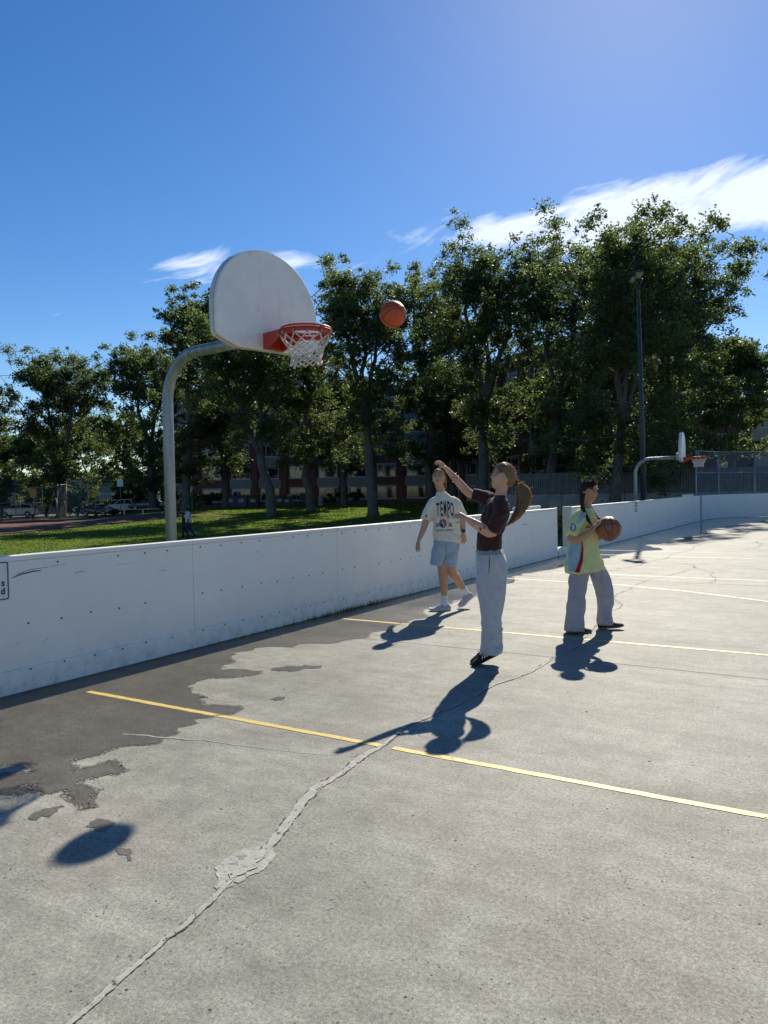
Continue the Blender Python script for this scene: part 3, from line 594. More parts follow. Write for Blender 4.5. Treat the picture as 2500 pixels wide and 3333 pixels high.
# ------------------------------------------------------------------ floodlight pole
fl = tag(empty('floodlight_pole', (-6.2, 27.3, -0.3)), 'tall dark floodlight pole with two lamp heads beside the far hoop', 'floodlight')
m = MB(); m.tube([(0, 0, 0), (-0.04, 0.02, 4), (-0.12, 0.05, 8.6)], [0.105, 0.080, 0.050], 14); m.build('pole', MT['darkpole'], fl, True)
m = MB(); m.tube([(-0.12, 0.05, 8.3), (-0.12, 0.05, 8.75)], 0.06, 12); m.tube([(-0.12, 0, 8.7), (-0.25, -0.2, 9.0)], 0.03, 8); m.tube([(-0.12, 0, 8.6), (0.10, -0.25, 8.85)], 0.03, 8); m.build('crossarm', MT['darkpole'], fl, True)
for x, y, z, w in ((-0.02, -0.30, 9.02, 0.26), (-0.24, -0.22, 8.92, 0.16)):
    h = link('lamp_head', mesh_of('lamp_head', *MB().box((0, 0, 0), (w, 0.40, 0.07), 0, 0.8).__dict__.values(), MT['darkpole']), fl, (x, y, z)); h.rotation_euler = (rad(-20), 0, YAW)
    link('lens', mesh_of('lens', *MB().box((0, 0, -0.041), (w*0.85, 0.31, 0.012)).__dict__.values(), MT['lamp']), h)
# ------------------------------------------------------------------ fences and walls on the right
def uvz(px, depth): return ((px-1250.0)/2490.0*depth, depth)
def place(px, depth): x, y = uv2w(*uvz(px, depth)); return x, y
def chain_mesh(L, H, step, r):
    V, F = [], []
    def wire(a, b):
        a, b = Vector(a), Vector(b); t = (b-a).normalized(); s = Vector((0, 1, 0)); q = t.cross(s); n = len(V)
        for p in (a, b): V.extend([p+q*r, p-q*r*0.5+s*r*0.87, p-q*r*0.5-s*r*0.87])
        F.extend([(n+i, n+(i+1) % 3, n+3+(i+1) % 3, n+3+i) for i in range(3)])
    k = -H
    while k < L:
        for sgn in (1, -1):
            x0, z0, x1, z1 = k, 0.0, k+H, H
            if x0 < 0: z0 = -x0; x0 = 0
            if x1 > L: z1 -= x1-L; x1 = L
            if z1 > z0: wire((x0, 0.006*sgn, z0 if sgn > 0 else H-z0), (x1, 0.006*sgn, z1 if sgn > 0 else H-z1))
        k += step
    return V, F
def chain_fence(label, pts, z0, z1, step=0.075, r=0.0032, post_r=0.03, posts=2.6, mid=True):
    root = tag(empty('chain_link_fence'), label, 'fence')
    for (ax, ay), (bx, by) in zip(pts, pts[1:]):
        L = math.hypot(bx-ax, by-ay); an = math.atan2(by-ay, bx-ax)
        V, F = chain_mesh(L, z1-z0-0.05, step, r); o = link('wire_mesh', mesh_of('wire_mesh', V, F, MT['steel']), root, (ax, ay, z0+0.02), an); tag(o, kind='stuff')
        n = max(1, round(L/posts))
        for i in range(n+1 if (bx, by) == tuple(pts[-1]) else n):
            m = MB(); x, y = ax+(bx-ax)*i/n, ay+(by-ay)*i/n; m.tube([(x, y, -0.3), (x, y, z1+0.06)], post_r, 8); m.build('post', MT['steel'], root, True)
        for z in ([z1] + ([(z0+z1)/2+0.1] if mid else [])):
            m = MB(); m.tube([(ax, ay, z), (bx, by, z)], post_r*0.7, 8); m.build('rail', MT['steel'], root, True)
    return root
fp = [(ARC_C[0]-(ARC_R+0.35)*math.cos(a), ARC_C[1]+(ARC_R+0.35)*math.sin(a)) for a in (0.10, 0.45, 0.8, 1.15, 1.5)] + [(6, 41.0), (14, 41.0)]
chain_fence('tall chain link fence above the curved rink corner', fp, 0.9, 2.98, 0.085, 0.0042, 0.032, 2.2)

def corrugated(L, H, pitch=0.16, amp=0.035):
    V, F = [], []; n = int(L/pitch*4)
    for i in range(n+1):
        x = L*i/n; y = amp*(1, 0.9, -1, -0.9)[i % 4]; V += [(x, y, 0), (x, y, H)]
    F = [(2*i, 2*i+2, 2*i+3, 2*i+1) for i in range(n)]; return V, F
rw = tag(empty('metal_fence'), 'weathered corrugated steel fence along the foot of the right-hand trees', 'fence')
wall = tag(empty('retaining_wall'), 'stained concrete wall under the corrugated steel fence', 'wall')
A, B = place(1640, 54), place(2640, 44); L = math.hypot(B[0]-A[0], B[1]-A[1]); an = math.atan2(B[1]-A[1], B[0]-A[0]); npan = 9
cm = mesh_of('panel', *corrugated(L/npan-0.01, 1.42), MT['corr'])
for i in range(npan):
    p = (A[0]+(B[0]-A[0])*i/npan, A[1]+(B[1]-A[1])*i/npan); link('panel', cm, rw, (p[0], p[1], 1.10), an)
    w_ = MB(); w_.box((L/npan/2, 0.12, -0.05), (L/npan-0.02, 0.28, 2.26)); o = w_.build('slab', MT['cwall'], wall, bevel=0.02); o.location = (p[0], p[1], 0); o.rotation_euler = (0, 0, an)
m = MB(); m.box((L/2, 0.06, 2.50), (L, 0.06, 0.05)); m.box((L/2, 0.07, 1.9), (L, 0.05, 0.06)); o = m.build('rail', MT['corr'], rw); o.location = (A[0], A[1], 0); o.rotation_euler = (0, 0, an)
gw = MB()
def stroke(pts, r=0.022): gw.tube([(x, -0.035, z) for x, z in pts], r, 5)
for k, pts in enumerate(([(0, 0), (0.12, 0.42), (0.25, 0.0), (0.2, 0.18), (0.03, 0.15)], [(0.26, 0.40), (0.38, 0.02), (0.50, 0.42)], [(0.78, 0.40), (0.56, 0.38), (0.55, 0.2), (0.72, 0.22), (0.55, 0.2), (0.56, 0.0), (0.80, 0.04)], [(0.86, 0.0), (0.88, 0.42), (1.06, 0.34), (0.90, 0.2), (1.10, 0.0)], [(0.05, -0.14), (0.4, -0.06), (0.8, -0.12), (1.15, -0.04)])): stroke(pts)
gt = gw.build('graffiti', MT['white'], wall); f_ = (1952-1640)/(2640-1640)*1.06; gt.location = (A[0]+(B[0]-A[0])*f_, A[1]+(B[1]-A[1])*f_, 0.35); gt.rotation_euler = (0, 0, an)

# ------------------------------------------------------------------ buildings
def facade_xform(p0, p1): return math.atan2(p1[1]-p0[1], p1[0]-p0[0]), math.hypot(p1[0]-p0[0], p1[1]-p0[1])
def win_meshes(w, h):
    f = MB(); t = 0.07
    for cx, cz, dx, dz in ((0, h-t/2, w, t), (0, t/2, w, t), (-w/2+t/2, h/2, t, h-2*t), (w/2-t/2, h/2, t, h-2*t), (-w*0.17, h/2, t, h-2*t), (w*0.12, h*0.86, w*0.55, 0.05)): f.box((cx, -0.035, cz), (dx, 0.06 if dz > 0.06 else 0.05, dz))
    p = MB(); p.box((0, -0.006, h/2), (w-0.08, 0.010, h-0.08)); s = MB(); s.box((0, -0.06, -0.06), (w+0.25, 0.12, 0.09))
    l = MB(); l.box((0, -0.03, h+0.09), (w+0.2, 0.06, 0.12))
    return [mesh_of(nm, b.V, b.F, MT[mt]) for nm, b, mt in (('window', f, 'wframe'), ('pane', p, 'glass'), ('sill', s, 'sill'), ('lintel', l, 'sill'))]
def rib_mesh(L, H):
    m = MB(); m.box((0, -0.05, H/2), (L, 0.08, H)); n = int(L/0.22)
    for i in range(n): m.box((-L/2+(i+0.5)*L/n, -0.11, H/2), (0.09, 0.04, H-0.06))
    return mesh_of('spandrel', m.V, m.F, MT['rib'])
apt = tag(empty('apartment_building'), 'dark red brick apartment block behind the poplars with white window frames', 'building')
FP = [(-27.5, 98), (6.0, 97), (18.7, 62), (25.0, 61), (32, 112), (-27.5, 112)]; FPW = [uv2w(*p) for p in FP]
m = MB(); m.add(*prism(FPW, lambda u, v, d: (u, v, d), -1.5, 14.4)); m.build('wall', MT['brick'], apt)
cx_, cy_ = sum(p[0] for p in FPW)/6, sum(p[1] for p in FPW)/6
m = MB(); m.add(*prism([(cx_+(x-cx_)*1.012, cy_+(y-cy_)*1.012) for x, y in FPW], lambda u, v, d: (u, v, d), 14.41, 14.95)); m.build('parapet', MT['sill'], apt)
WM = win_meshes(2.35, 1.55); RB = rib_mesh(2.9, 1.05)
rb_ = random.Random(11)
for fi, (a, b, ncol) in enumerate(((FPW[0], FPW[1], 9), (FPW[1], FPW[2], 8), (FPW[2], FPW[3], 3))):
    an, L = facade_xform(a, b)
    for c in range(ncol):
        for r in range(5):
            if fi == 2 and (r < 2 or c == 0): continue
            s_ = (c+0.5)/ncol*L; x, y = a[0]+math.cos(an)*s_, a[1]+math.sin(an)*s_; z = 0.35+2.8*r + (0.25 if fi == 0 else 0.0)
            w = link('window', WM[0], apt, (x, y, z), an); link('pane', WM[1], w); link('sill', WM[2], w); link('lintel', WM[3], w)
            if fi < 2 and c % 3 != 1 and r < 4: link('spandrel', RB, apt, (x, y, z+1.66), an)
    nb = ncol if fi < 2 else 3
    for c in range(nb+1):
        s_ = c/nb*L*0.998+0.05; m = MB(); m.box((0, -0.09, 6.6), (0.55, 0.2, 15.5)); o = m.build('pier', MT['brick'], apt); o.location = (a[0]+math.cos(an)*s_, a[1]+math.sin(an)*s_, 0); o.rotation_euler = (0, 0, an)
# door, wall-mounted hose and vent near the bins
an, L = facade_xform(FPW[0], FPW[1])
def on_fac(px, z, mesh, name, dy=-0.06):
    s_ = ((px-1250)/2490*98+27.5)/33.5*L; o = link(name, mesh, apt, (FPW[0][0]+math.cos(an)*s_-math.sin(an)*-dy, FPW[0][1]+math.sin(an)*s_+math.cos(an)*dy, z), an); return o
on_fac(992, -0.6, mesh_of('door', *MB().box((0, 0, 1.05), (1.1, 0.08, 2.1)).__dict__.values(), MT['blackbin']), 'door')
on_fac(1075, 1.5, mesh_of('hose_reel', *(lambda r: ([(x, z*0.4, y) for x, y, z in r[0]], r[1]))(ring(0.42, 0.05, 20, 6)), MT['rib']), 'hose_reel', -0.12)
# timber apartment building with gabled roof and balconies, far right
tim = tag(empty('timber_building'), 'brown timber sided building with balconies and a pitched roof at the right edge', 'building')
a, b = uv2w(29.5, 74), uv2w(46, 70); an, L = facade_xform(a, b)
def tl(x, y, z): return (a[0]+math.cos(an)*x-math.sin(an)*y, a[1]+math.sin(an)*x+math.cos(an)*y, z)
m = MB(); m.add(*prism([(0, -1), (L, -1), (L, 5.2), (5.2, 9.3), (0, 7.6)], lambda u, v, d: tl(u, d, v), 0, 16)); m.build('wall', MT['siding'], tim)
m = MB(); m.add(*prism([(5.2, 9.32), (L+1.2, 4.65), (L+1.2, 4.95), (5.2, 9.66), (-1.0, 7.58), (-1.0, 7.28)], lambda u, v, d: tl(u, d, v), -0.9, 16.5)); m.build('roof', MT['roof'], tim)
for i in range(14):
    m = MB(); m.box((0, 0, 0), (0.06, 0.05, 6.6)); o = m.build('batten', MT['siding'], tim); o.location = tl(0.3+i*0.42, -0.03, 2.3); o.rotation_euler = (0, 0, an)
for (x, z, w) in ((3.4, 4.4, 2.1), (3.4, 1.6, 2.1), (6.6, 5.6, 2.4), (6.9, 3.0, 2.4)):
    m = MB(); m.box((0, 0.6, 1.05), (w*0.8, 0.05, 1.9)); o = m.build('window', MT['glass'], tim); o.location = tl(x, -0.64, z); o.rotation_euler = (0, 0, an)
    m = MB(); m.box((0, -0.55, 0.0), (w, 1.2, 0.14)); m.box((0, -1.12, 0.55), (w, 0.06, 0.95)); m.box((-w/2+.03, -0.55, 0.55), (0.06, 1.06, 0.95)); m.box((w/2-.03, -0.55, 0.55), (0.06, 1.06, 0.95)); o = m.build('balcony', MT['rib'], tim); o.location = tl(x, 0, z); o.rotation_euler = (0, 0, an)
# low beige building and siding house on the left
bun = tag(empty('bungalow'), 'low beige stucco building with a blue-grey roof behind the silver car', 'building')
x, y = uv2w(-60.0, 116); gz = ground_z(x, y)
m = MB(); m.box((0, 4, 2.1), (19, 8, 4.6)); o = m.build('wall', MT['stucco'], bun); o.location = (x, y, gz); o.rotation_euler = (0, 0, YAW)
m = MB(); m.box((0, 3.6, 4.62), (20.4, 10, 0.42)); o = m.build('roof', MT['bluemetal'], bun); o.location = (x, y, gz); o.rotation_euler = (0, 0, YAW)
m = MB(); m.tube([(6.3, -0.1, 4.3), (6.3, -0.35, 4.1), (8.9, -0.12, 3.6), (8.9, -0.12, 0.3)], 0.09, 8); o = m.build('downpipe', MT['darkpole'], bun, True); o.location = (x, y, gz); o.rotation_euler = (0, 0, YAW)
for wx in (3.6, -3.0):
    m = MB(); m.box((wx, -0.03, 2.5), (0.8, 0.06, 0.55)); o = m.build('window', MT['glass'], bun); o.location = (x, y, gz); o.rotation_euler = (0, 0, YAW)
m = MB(); m.box((1.5, -1.2, 0.75), (11, 0.12, 1.5)); o = m.build('low_wall', MT['bluemetal'], bun); o.location = (x, y, gz); o.rotation_euler = (0, 0, YAW)
hs = tag(empty('house'), 'grey horizontal-sided house with a white railed deck behind the parked cars', 'building')
x, y = uv2w(-43.5, 122); gz = ground_z(x, y)
def hpart(name, mt, *boxes):
    m = MB()
    for b_ in boxes: m.box(*b_)
    o = m.build(name, MT[mt], hs); o.location = (x, y, gz); o.rotation_euler = (0, 0, YAW)
for i in range(14): hpart('siding_board', 'rib', ((0, 3+0.015*(i % 2), 0.18+i*0.34), (11, 6, 0.335)))
hpart('roof', 'bluemetal', ((0, 2.8, 5.0), (12, 7.4, 0.3))); hpart('window', 'glass', ((2.6, -0.02, 3.3), (1.8, 0.06, 1.7))); hpart('deck', 'sill', ((3, -1.2, 1.9), (14, 2.2, 0.16)))
for i in range(46): hpart('baluster', 'white', ((-3.9+i*0.3, -2.25, 2.45), (0.07, 0.05, 0.95)))
hpart('handrail', 'white', ((3, -2.25, 2.97), (14, 0.09, 0.09)))
hb = MB()
for i in range(60):
    hx = -1500+i*50; hb.V.append((hx, 0, -30)); hb.V.append((hx, 0, 20+12*math.sin(i*0.23+1)+6*math.sin(i*0.9)+RN.uniform(-3, 3))); hb.V.append((hx, 260, 36+10*math.sin(i*0.3)))
hb.F = [(3*i+k, 3*i+3+k, 3*i+4+k, 3*i+1+k) for i in range(59) for k in (0, 1)]
o = hb.build('hills', MT['hill'], None, True); hx, hy = uv2w(-300, 1300); o.location = (hx, hy, 0); o.rotation_euler = (0, 0, YAW); tag(o, kind='structure')

# ------------------------------------------------------------------ trees and shrubs
def leaves(C, R, n, size, rng, flat=0.75, up=0.35):
    """C (k,3) clump centres, R (k,) radii -> n leaf diamonds spread through them"""
    w = R**2.2; idx = rng.choice(len(C), n, p=w/w.sum())
    d = rng.normal(size=(n, 3)); d /= np.linalg.norm(d, axis=1)[:, None]
    rr = R[idx]*rng.uniform(0.0, 1.0, n)**0.55*(1+np.clip(0.24*rng.normal(size=n), -0.5, 0.5))
    d[:, 2] *= flat
    P = C[idx]+d*rr[:, None]
    N = rng.normal(size=(n, 3)); N[:, 2] = np.abs(N[:, 2])*0.9+up; N /= np.linalg.norm(N, axis=1)[:, None]
    T = np.cross(N, rng.normal(size=(n, 3))); T /= np.linalg.norm(T, axis=1)[:, None]; B = np.cross(N, T)
    s = size*rng.uniform(0.65, 1.3, n)[:, None]
    V = np.stack([P-T*s*0.55, P+B*s*0.42+N*s*0.10, P+T*s*0.60, P-B*s*0.42+N*s*0.10], 1).reshape(-1, 3)
    F = np.arange(4*n).reshape(-1, 4)
    return V, F, rng.uniform(0, 1, n)
def tree(label, px, depth, H, width, seed, nleaf=30000, trunk=0.42, crown0=0.22, lean=(0, 0), fork=0.35, size=0.20, mat='leaf', widest=0.45, name='poplar_tree', limbs=44, zoff=0.0, zbase=None, droop=0.0, leaders=2, taper=0.9):
    rng = np.random.RandomState(seed); u, v = uvz(px, depth); x0, y0 = uv2w(u, v); z0 = (ground_z(x0, y0) if zbase is None else zbase)-0.15
    root = tag(empty(name, (x0, y0, z0), YAW), label, 'tree', 'trees behind the rink'); tk = MB(); 
    def trunk_path(base, top, n=9, wob=0.02):
        return [tuple(np.array(base)*(1-t)+np.array(top)*t+np.array([rng.normal()*H*wob*t*(1-t)*2, rng.normal()*H*wob*t*(1-t)*2, 0])) for t in np.linspace(0, 1, n)]
    fk = np.array([lean[0]*fork, lean[1]*fork, H*fork])
    main = [(0, 0, 0), (lean[0]*fork*0.05, 0, 0.5)] + trunk_path((lean[0]*fork*0.15, 0, 1.2), fk, 5, 0.012)
    tk.tube(main, [trunk*1.35, trunk*1.05]+list(np.linspace(trunk, trunk*0.78, 5)), 10)
    spines = []
    for k in range(leaders):
        side = (k-(leaders-1)/2)/(max(1, leaders-1))*2 if leaders > 1 else 0.0
        top = (lean[0]+side*width*0.42, lean[1]+rng.normal()*width*0.25, H*(0.92-0.07*k*rng.uniform(0.3, 1)))
        p = trunk_path(fk, top, 9, 0.015); tk.tube([tuple(fk*0.97)]+p[1:], list(np.linspace(trunk*0.62, trunk*0.06, 9)), 8); spines.append(p)
    C, Rr = [], []
    def prof(h):                     # crown half width at relative height
        t = (h-crown0)/(1-crown0)
        if t <= 0: return 0.35
        wd = (widest-crown0)/(1-crown0)
        return (0.50+0.5*math.sin(math.pi/2*min(1, t/wd))) if t < wd else max(0.10, math.cos(math.pi/2*((t-wd)/(1-wd))**1.25*taper))
    for i in range(limbs):
        h = crown0+(0.97-crown0)*((i+0.5)/limbs)**0.9+rng.normal()*0.012; sp = spines[i % leaders]
        if h < fork: t = h/fork; st = np.array(fk)*t
        else:
            t = (h-fork)/(0.97-fork)*0.85; j = min(int(t*8), 7); f = t*8-j; st = np.array(sp[j])*(1-f)+np.array(sp[min(8, j+1)])*f
        a = i*2.399+rng.normal()*0.4; L = width*prof(h)*rng.uniform(0.70, 1.12)
        out = np.array([math.cos(a), math.sin(a)*0.85, 0]); rise = (0.75+0.5*rng.rand())*L*(1.0-droop)*((-0.05 if h < 0.30 else 0.25) if h < 0.42 else 1.0)
        ctr = np.array([lean[0]*h, lean[1]*h, 0]); en = ctr*1.0 + np.array([0, 0, st[2]]) + out*L + np.array([0, 0, rise]); en[2] = min(en[2], H)
        if en[2] > H*0.93: en[:2] = ctr[:2]+out[:2]*L*0.6
        mid = st*0.5+en*0.5+np.array([0, 0, -0.10*L]) + rng.normal(size=3)*0.05*L
        pts = bez(st, mid, en, 6); tk.tube(pts, list(np.linspace(trunk*0.24*(1.2-h), 0.02, 7)), 5, False)
        for t in np.linspace(0.34, 1.0, 6):
            q = np.array(st)*(1-t)**2+np.array(mid)*2*t*(1-t)+np.array(en)*t*t; off = rng.normal(size=3)*L*0.20; c = q+off
            C.append(c); Rr.append(width*rng.uniform(0.08, 0.175)*(0.75+0.35*prof(h)))
            if rng.rand() < 0.6: tk.tube([tuple(q), tuple(c+rng.normal(size=3)*0.2)], [0.03, 0.008], 4, False)
    for sp in spines:
        for t in (5, 6, 7, 8):
            for _ in range(3): C.append(np.array(sp[t])+rng.normal(size=3)*width*0.16*np.array([1, 1, 0.6])); Rr.append(width*rng.uniform(0.09, 0.17))
    C = np.array(C); Rr = np.array(Rr); C[:, 2] = np.minimum(C[:, 2], H-Rr*0.5)
    # small outer sprays so the outline stays ragged
    k = len(C)*3; ii = rng.choice(len(C), k); dd = rng.normal(size=(k, 3)); dd /= np.linalg.norm(dd, axis=1)[:, None]
    C2 = C[ii]+dd*Rr[ii][:, None]*rng.uniform(0.8, 1.35, k)[:, None]; R2 = Rr[ii]*rng.uniform(0.2, 0.45, k); keep = C2[:, 2] < H*1.0
    C, Rr = np.concatenate([C, C2[keep]]), np.concatenate([Rr, R2[keep]])
    V, F, tint = leaves(C, Rr, nleaf, size, rng)
    tk.build('trunk', MT['bark'], root, True)
    link('crown', big_mesh('crown', V, F, MT[mat], False, tint), root)
    return root
def shrub(label, px, depth, w, h, seed, n=5000, size=0.16, mat='leaf', z=None, name='shrub', cat='shrub'):
    rng = np.random.RandomState(seed); x0, y0 = place(px, depth); z0 = ground_z(x0, y0) if z is None else z
    root = tag(empty(name, (x0, y0, z0), YAW), label, cat, 'shrubs in the background'); st = MB(); C, R = [], []
    for i in range(16):
        a = rng.uniform(0, 6.28); r = w*0.5*math.sqrt(rng.rand()); t = rng.uniform(0.25, 0.9); e = (math.cos(a)*r, math.sin(a)*r*0.7, h*t)
        st.tube([(0, 0, -0.05), (e[0]*0.4, e[1]*0.4, e[2]*0.6), e], [0.04, 0.025, 0.008], 5, False); C.append(e); R.append(min(w, h)*rng.uniform(0.14, 0.28))
    V, F, tint = leaves(np.array(C), np.array(R), n, size, rng); st.build('stems', MT['bark'], root); link('foliage', big_mesh('foliage', V, F, MT[mat], False, tint), root); return root
tree('leafy tree cut off by the left edge of the view', -70, 92, 17.5, 5.2, 1, 30888, 0.4, 0.10, size=0.218)
tree('spreading tree on the far left standing behind the dirt track', 200, 95, 21.2, 6.8, 2, 58968, 0.62, 0.12, lean=(0.6, 0), fork=0.22, size=0.210, widest=0.5, limbs=40)
tree('tree rising behind the parked pickup truck', 500, 97, 22.0, 5.9, 3, 50544, 0.5, 0.11, lean=(-0.5, 0), size=0.218)
tree('tall narrow tree just right of the bent hoop pole', 605, 80, 25.6, 4.8, 4, 56160, 0.48, 0.10, lean=(2.2, 0), fork=0.3, size=0.193, widest=0.4)
tree('leaning tree whose trunk rises in front of the wheelie bins', 886, 66, 18.2, 5.6, 5, 47736, 0.44, 0.37, lean=(-3.0, 0), fork=0.30, size=0.168, zbase=-0.42)
tree('slim leaning tree between the bins and the hose reel', 1012, 73, 19.2, 4.9, 6, 39312, 0.40, 0.24, lean=(-1.4, 0), fork=0.3, size=0.176, zbase=-0.25)
tree('tall tree directly behind the flying ball', 1215, 64, 22.2, 5.0, 7, 58968, 0.46, 0.26, lean=(-0.9, 0), fork=0.36, size=0.160, zbase=-0.5, widest=0.55, leaders=3)
tree('tree in the row between the flying ball and the raised hand', 1405, 73, 24.4, 4.9, 8, 50544, 0.42, 0.19, lean=(0.3, 0), fork=0.35, size=0.176, zbase=-0.2, widest=0.55)
tree('tall tree standing behind the shooter', 1575, 60, 22.6, 5.2, 9, 64584, 0.46, 0.22, lean=(0.6, 0), fork=0.33, size=0.155, zbase=-0.4, widest=0.62, leaders=3)
tree('dense tree between the shooter and the floodlight', 1790, 56, 21.4, 4.2, 10, 56160, 0.40, 0.15, lean=(1.2, 0), fork=0.32, size=0.151, zbase=-0.2, widest=0.6)
tree('largest tree with a thick trunk just left of the far hoop', 2000, 45, 17.9, 5.1, 11, 84240, 0.33, 0.15, lean=(1.5, 0), fork=0.30, size=0.139, zbase=-0.2, widest=0.62, leaders=3, limbs=50)
tree('broad tree behind the floodlight pole', 2190, 50, 19.8, 4.9, 12, 73008, 0.34, 0.10, lean=(-0.2, 0), fork=0.30, size=0.147, zbase=-0.1, widest=0.55, leaders=3, droop=0.1)
tree('lower rounded tree above the chain link fence', 2375, 54, 12.4, 3.6, 13, 45760, 0.30, 0.30, lean=(0.6, 0), fork=0.30, size=0.143, zbase=-0.1, widest=0.5, limbs=36)
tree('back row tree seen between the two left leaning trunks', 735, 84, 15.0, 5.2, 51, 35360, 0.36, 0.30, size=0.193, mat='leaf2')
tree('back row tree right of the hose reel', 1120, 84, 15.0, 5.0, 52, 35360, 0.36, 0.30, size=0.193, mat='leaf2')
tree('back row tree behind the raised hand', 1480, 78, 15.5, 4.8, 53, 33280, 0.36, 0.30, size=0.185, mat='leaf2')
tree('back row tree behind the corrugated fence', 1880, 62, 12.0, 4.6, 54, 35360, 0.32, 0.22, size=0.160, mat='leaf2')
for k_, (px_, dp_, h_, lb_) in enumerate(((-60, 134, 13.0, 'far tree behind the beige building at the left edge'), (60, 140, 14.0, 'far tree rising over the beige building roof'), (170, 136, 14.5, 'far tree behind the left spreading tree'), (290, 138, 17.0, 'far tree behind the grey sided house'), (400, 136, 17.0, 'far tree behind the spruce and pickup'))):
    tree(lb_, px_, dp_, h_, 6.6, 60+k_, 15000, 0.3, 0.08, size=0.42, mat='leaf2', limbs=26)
def spruce(label, px, depth, H, w, seed):
    rng = np.random.RandomState(seed); x0, y0 = place(px, depth); root = tag(empty('spruce_tree', (x0, y0, ground_z(x0, y0)), YAW), label, 'tree', 'trees behind the rink')
    m = MB(); m.tube([(0, 0, -0.2), (0, 0, H)], [0.28, 0.03], 8); m.build('trunk', MT['bark'], root, True); C, R = [], []
    for i in range(150):
        t = rng.uniform(0.05, 0.98); a = rng.uniform(0, 6.28); r = w*(1-t)*rng.uniform(0.3, 1); C.append((r*math.cos(a), r*math.sin(a), H*t-r*0.25)); R.append(0.35+0.45*(1-t))
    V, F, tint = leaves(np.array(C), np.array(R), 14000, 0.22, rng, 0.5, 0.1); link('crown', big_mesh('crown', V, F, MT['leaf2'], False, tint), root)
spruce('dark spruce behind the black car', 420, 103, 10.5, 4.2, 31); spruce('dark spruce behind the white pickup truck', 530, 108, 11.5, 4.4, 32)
shrub('tall leafy shrub right of the silver car', 150, 100, 5.0, 4.2, 41, 9000, 0.2); shrub('leafy shrub left of the black car', 252, 100, 4.0, 3.7, 42, 7000, 0.2); shrub('thin shrub against the beige building corner', 108, 108, 3.6, 5.6, 43, 7000, 0.22); shrub('young leafy growth at the left edge in front of the beige building', 5, 88, 4.0, 5.2, 44, 6000, 0.22)
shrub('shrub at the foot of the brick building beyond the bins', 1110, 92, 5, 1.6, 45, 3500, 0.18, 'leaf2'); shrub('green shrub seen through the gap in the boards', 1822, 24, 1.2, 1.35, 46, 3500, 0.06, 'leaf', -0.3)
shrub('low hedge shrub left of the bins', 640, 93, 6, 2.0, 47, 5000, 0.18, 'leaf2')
# grass: short blades over the visible lawn, one mass
rg = np.random.RandomState(9); n = 300000
vv = 9.0+rg.uniform(0, 1, n)**1.3*76; pxs = rg.uniform(-60, 2000, n)
uu = (pxs-1250)/2490*vv; X = uu*CY_-vv*SY_; Y = uu*SY_+vv*CY_; k = (X < BX-0.8) & ((pxs > 620) | (vv < 49+0.031*np.maximum(pxs, 0))); X, Y, vv = X[k], Y[k], vv[k]
zt = np.array([ground_z(a, b) for a, b in zip(X, Y)]); n = len(X); hgt = (0.020+0.0009*vv)*rg.uniform(0.7, 1.3, n); wd = (0.008+0.0009*vv)*rg.uniform(0.7, 1.4, n); an_ = rg.uniform(0, 6.28, n)
P = np.stack([X, Y, zt-0.01], 1); T = np.stack([np.cos(an_), np.sin(an_), 0*an_], 1)*wd[:, None]; top = P+np.stack([rg.normal(size=n)*hgt*0.5, rg.normal(size=n)*hgt*0.5, hgt], 1)
V = np.stack([P-T, P+T, top], 1).reshape(-1, 3)
tag(link('grass', big_mesh('grass', V, np.arange(3*n).reshape(-1, 3), MT['blade'], False, rg.uniform(0, 1, n))), 'short mown green grass of the field behind the boards', 'grass', kind='stuff')
# weeds along the foot of the boards
n = 520; yy = np.concatenate([rg.normal(8.0, 0.75, 300), rg.uniform(5.5, 16, 220)]); xx = BX+0.018+np.abs(rg.normal(0, 0.018, n)); h = rg.uniform(0.02, 0.085, n)*np.clip(1.15-np.abs(yy-8.0)*0.28, 0.3, 1)
P = np.stack([xx, yy, 0*xx], 1); T = np.stack([0*xx+0.001, 0*xx+0.004, 0*xx], 1); top = P+np.stack([np.abs(rg.normal(0, .02, n)), rg.normal(0, .03, n), h], 1)
tag(link('weeds', big_mesh('weeds', np.stack([P-T, P+T, top], 1).reshape(-1, 3), np.arange(3*n).reshape(-1, 3), MT['blade'], False, rg.uniform(0, .5, n))), 'thin weeds growing along the foot of the near boards', 'weeds', kind='stuff')

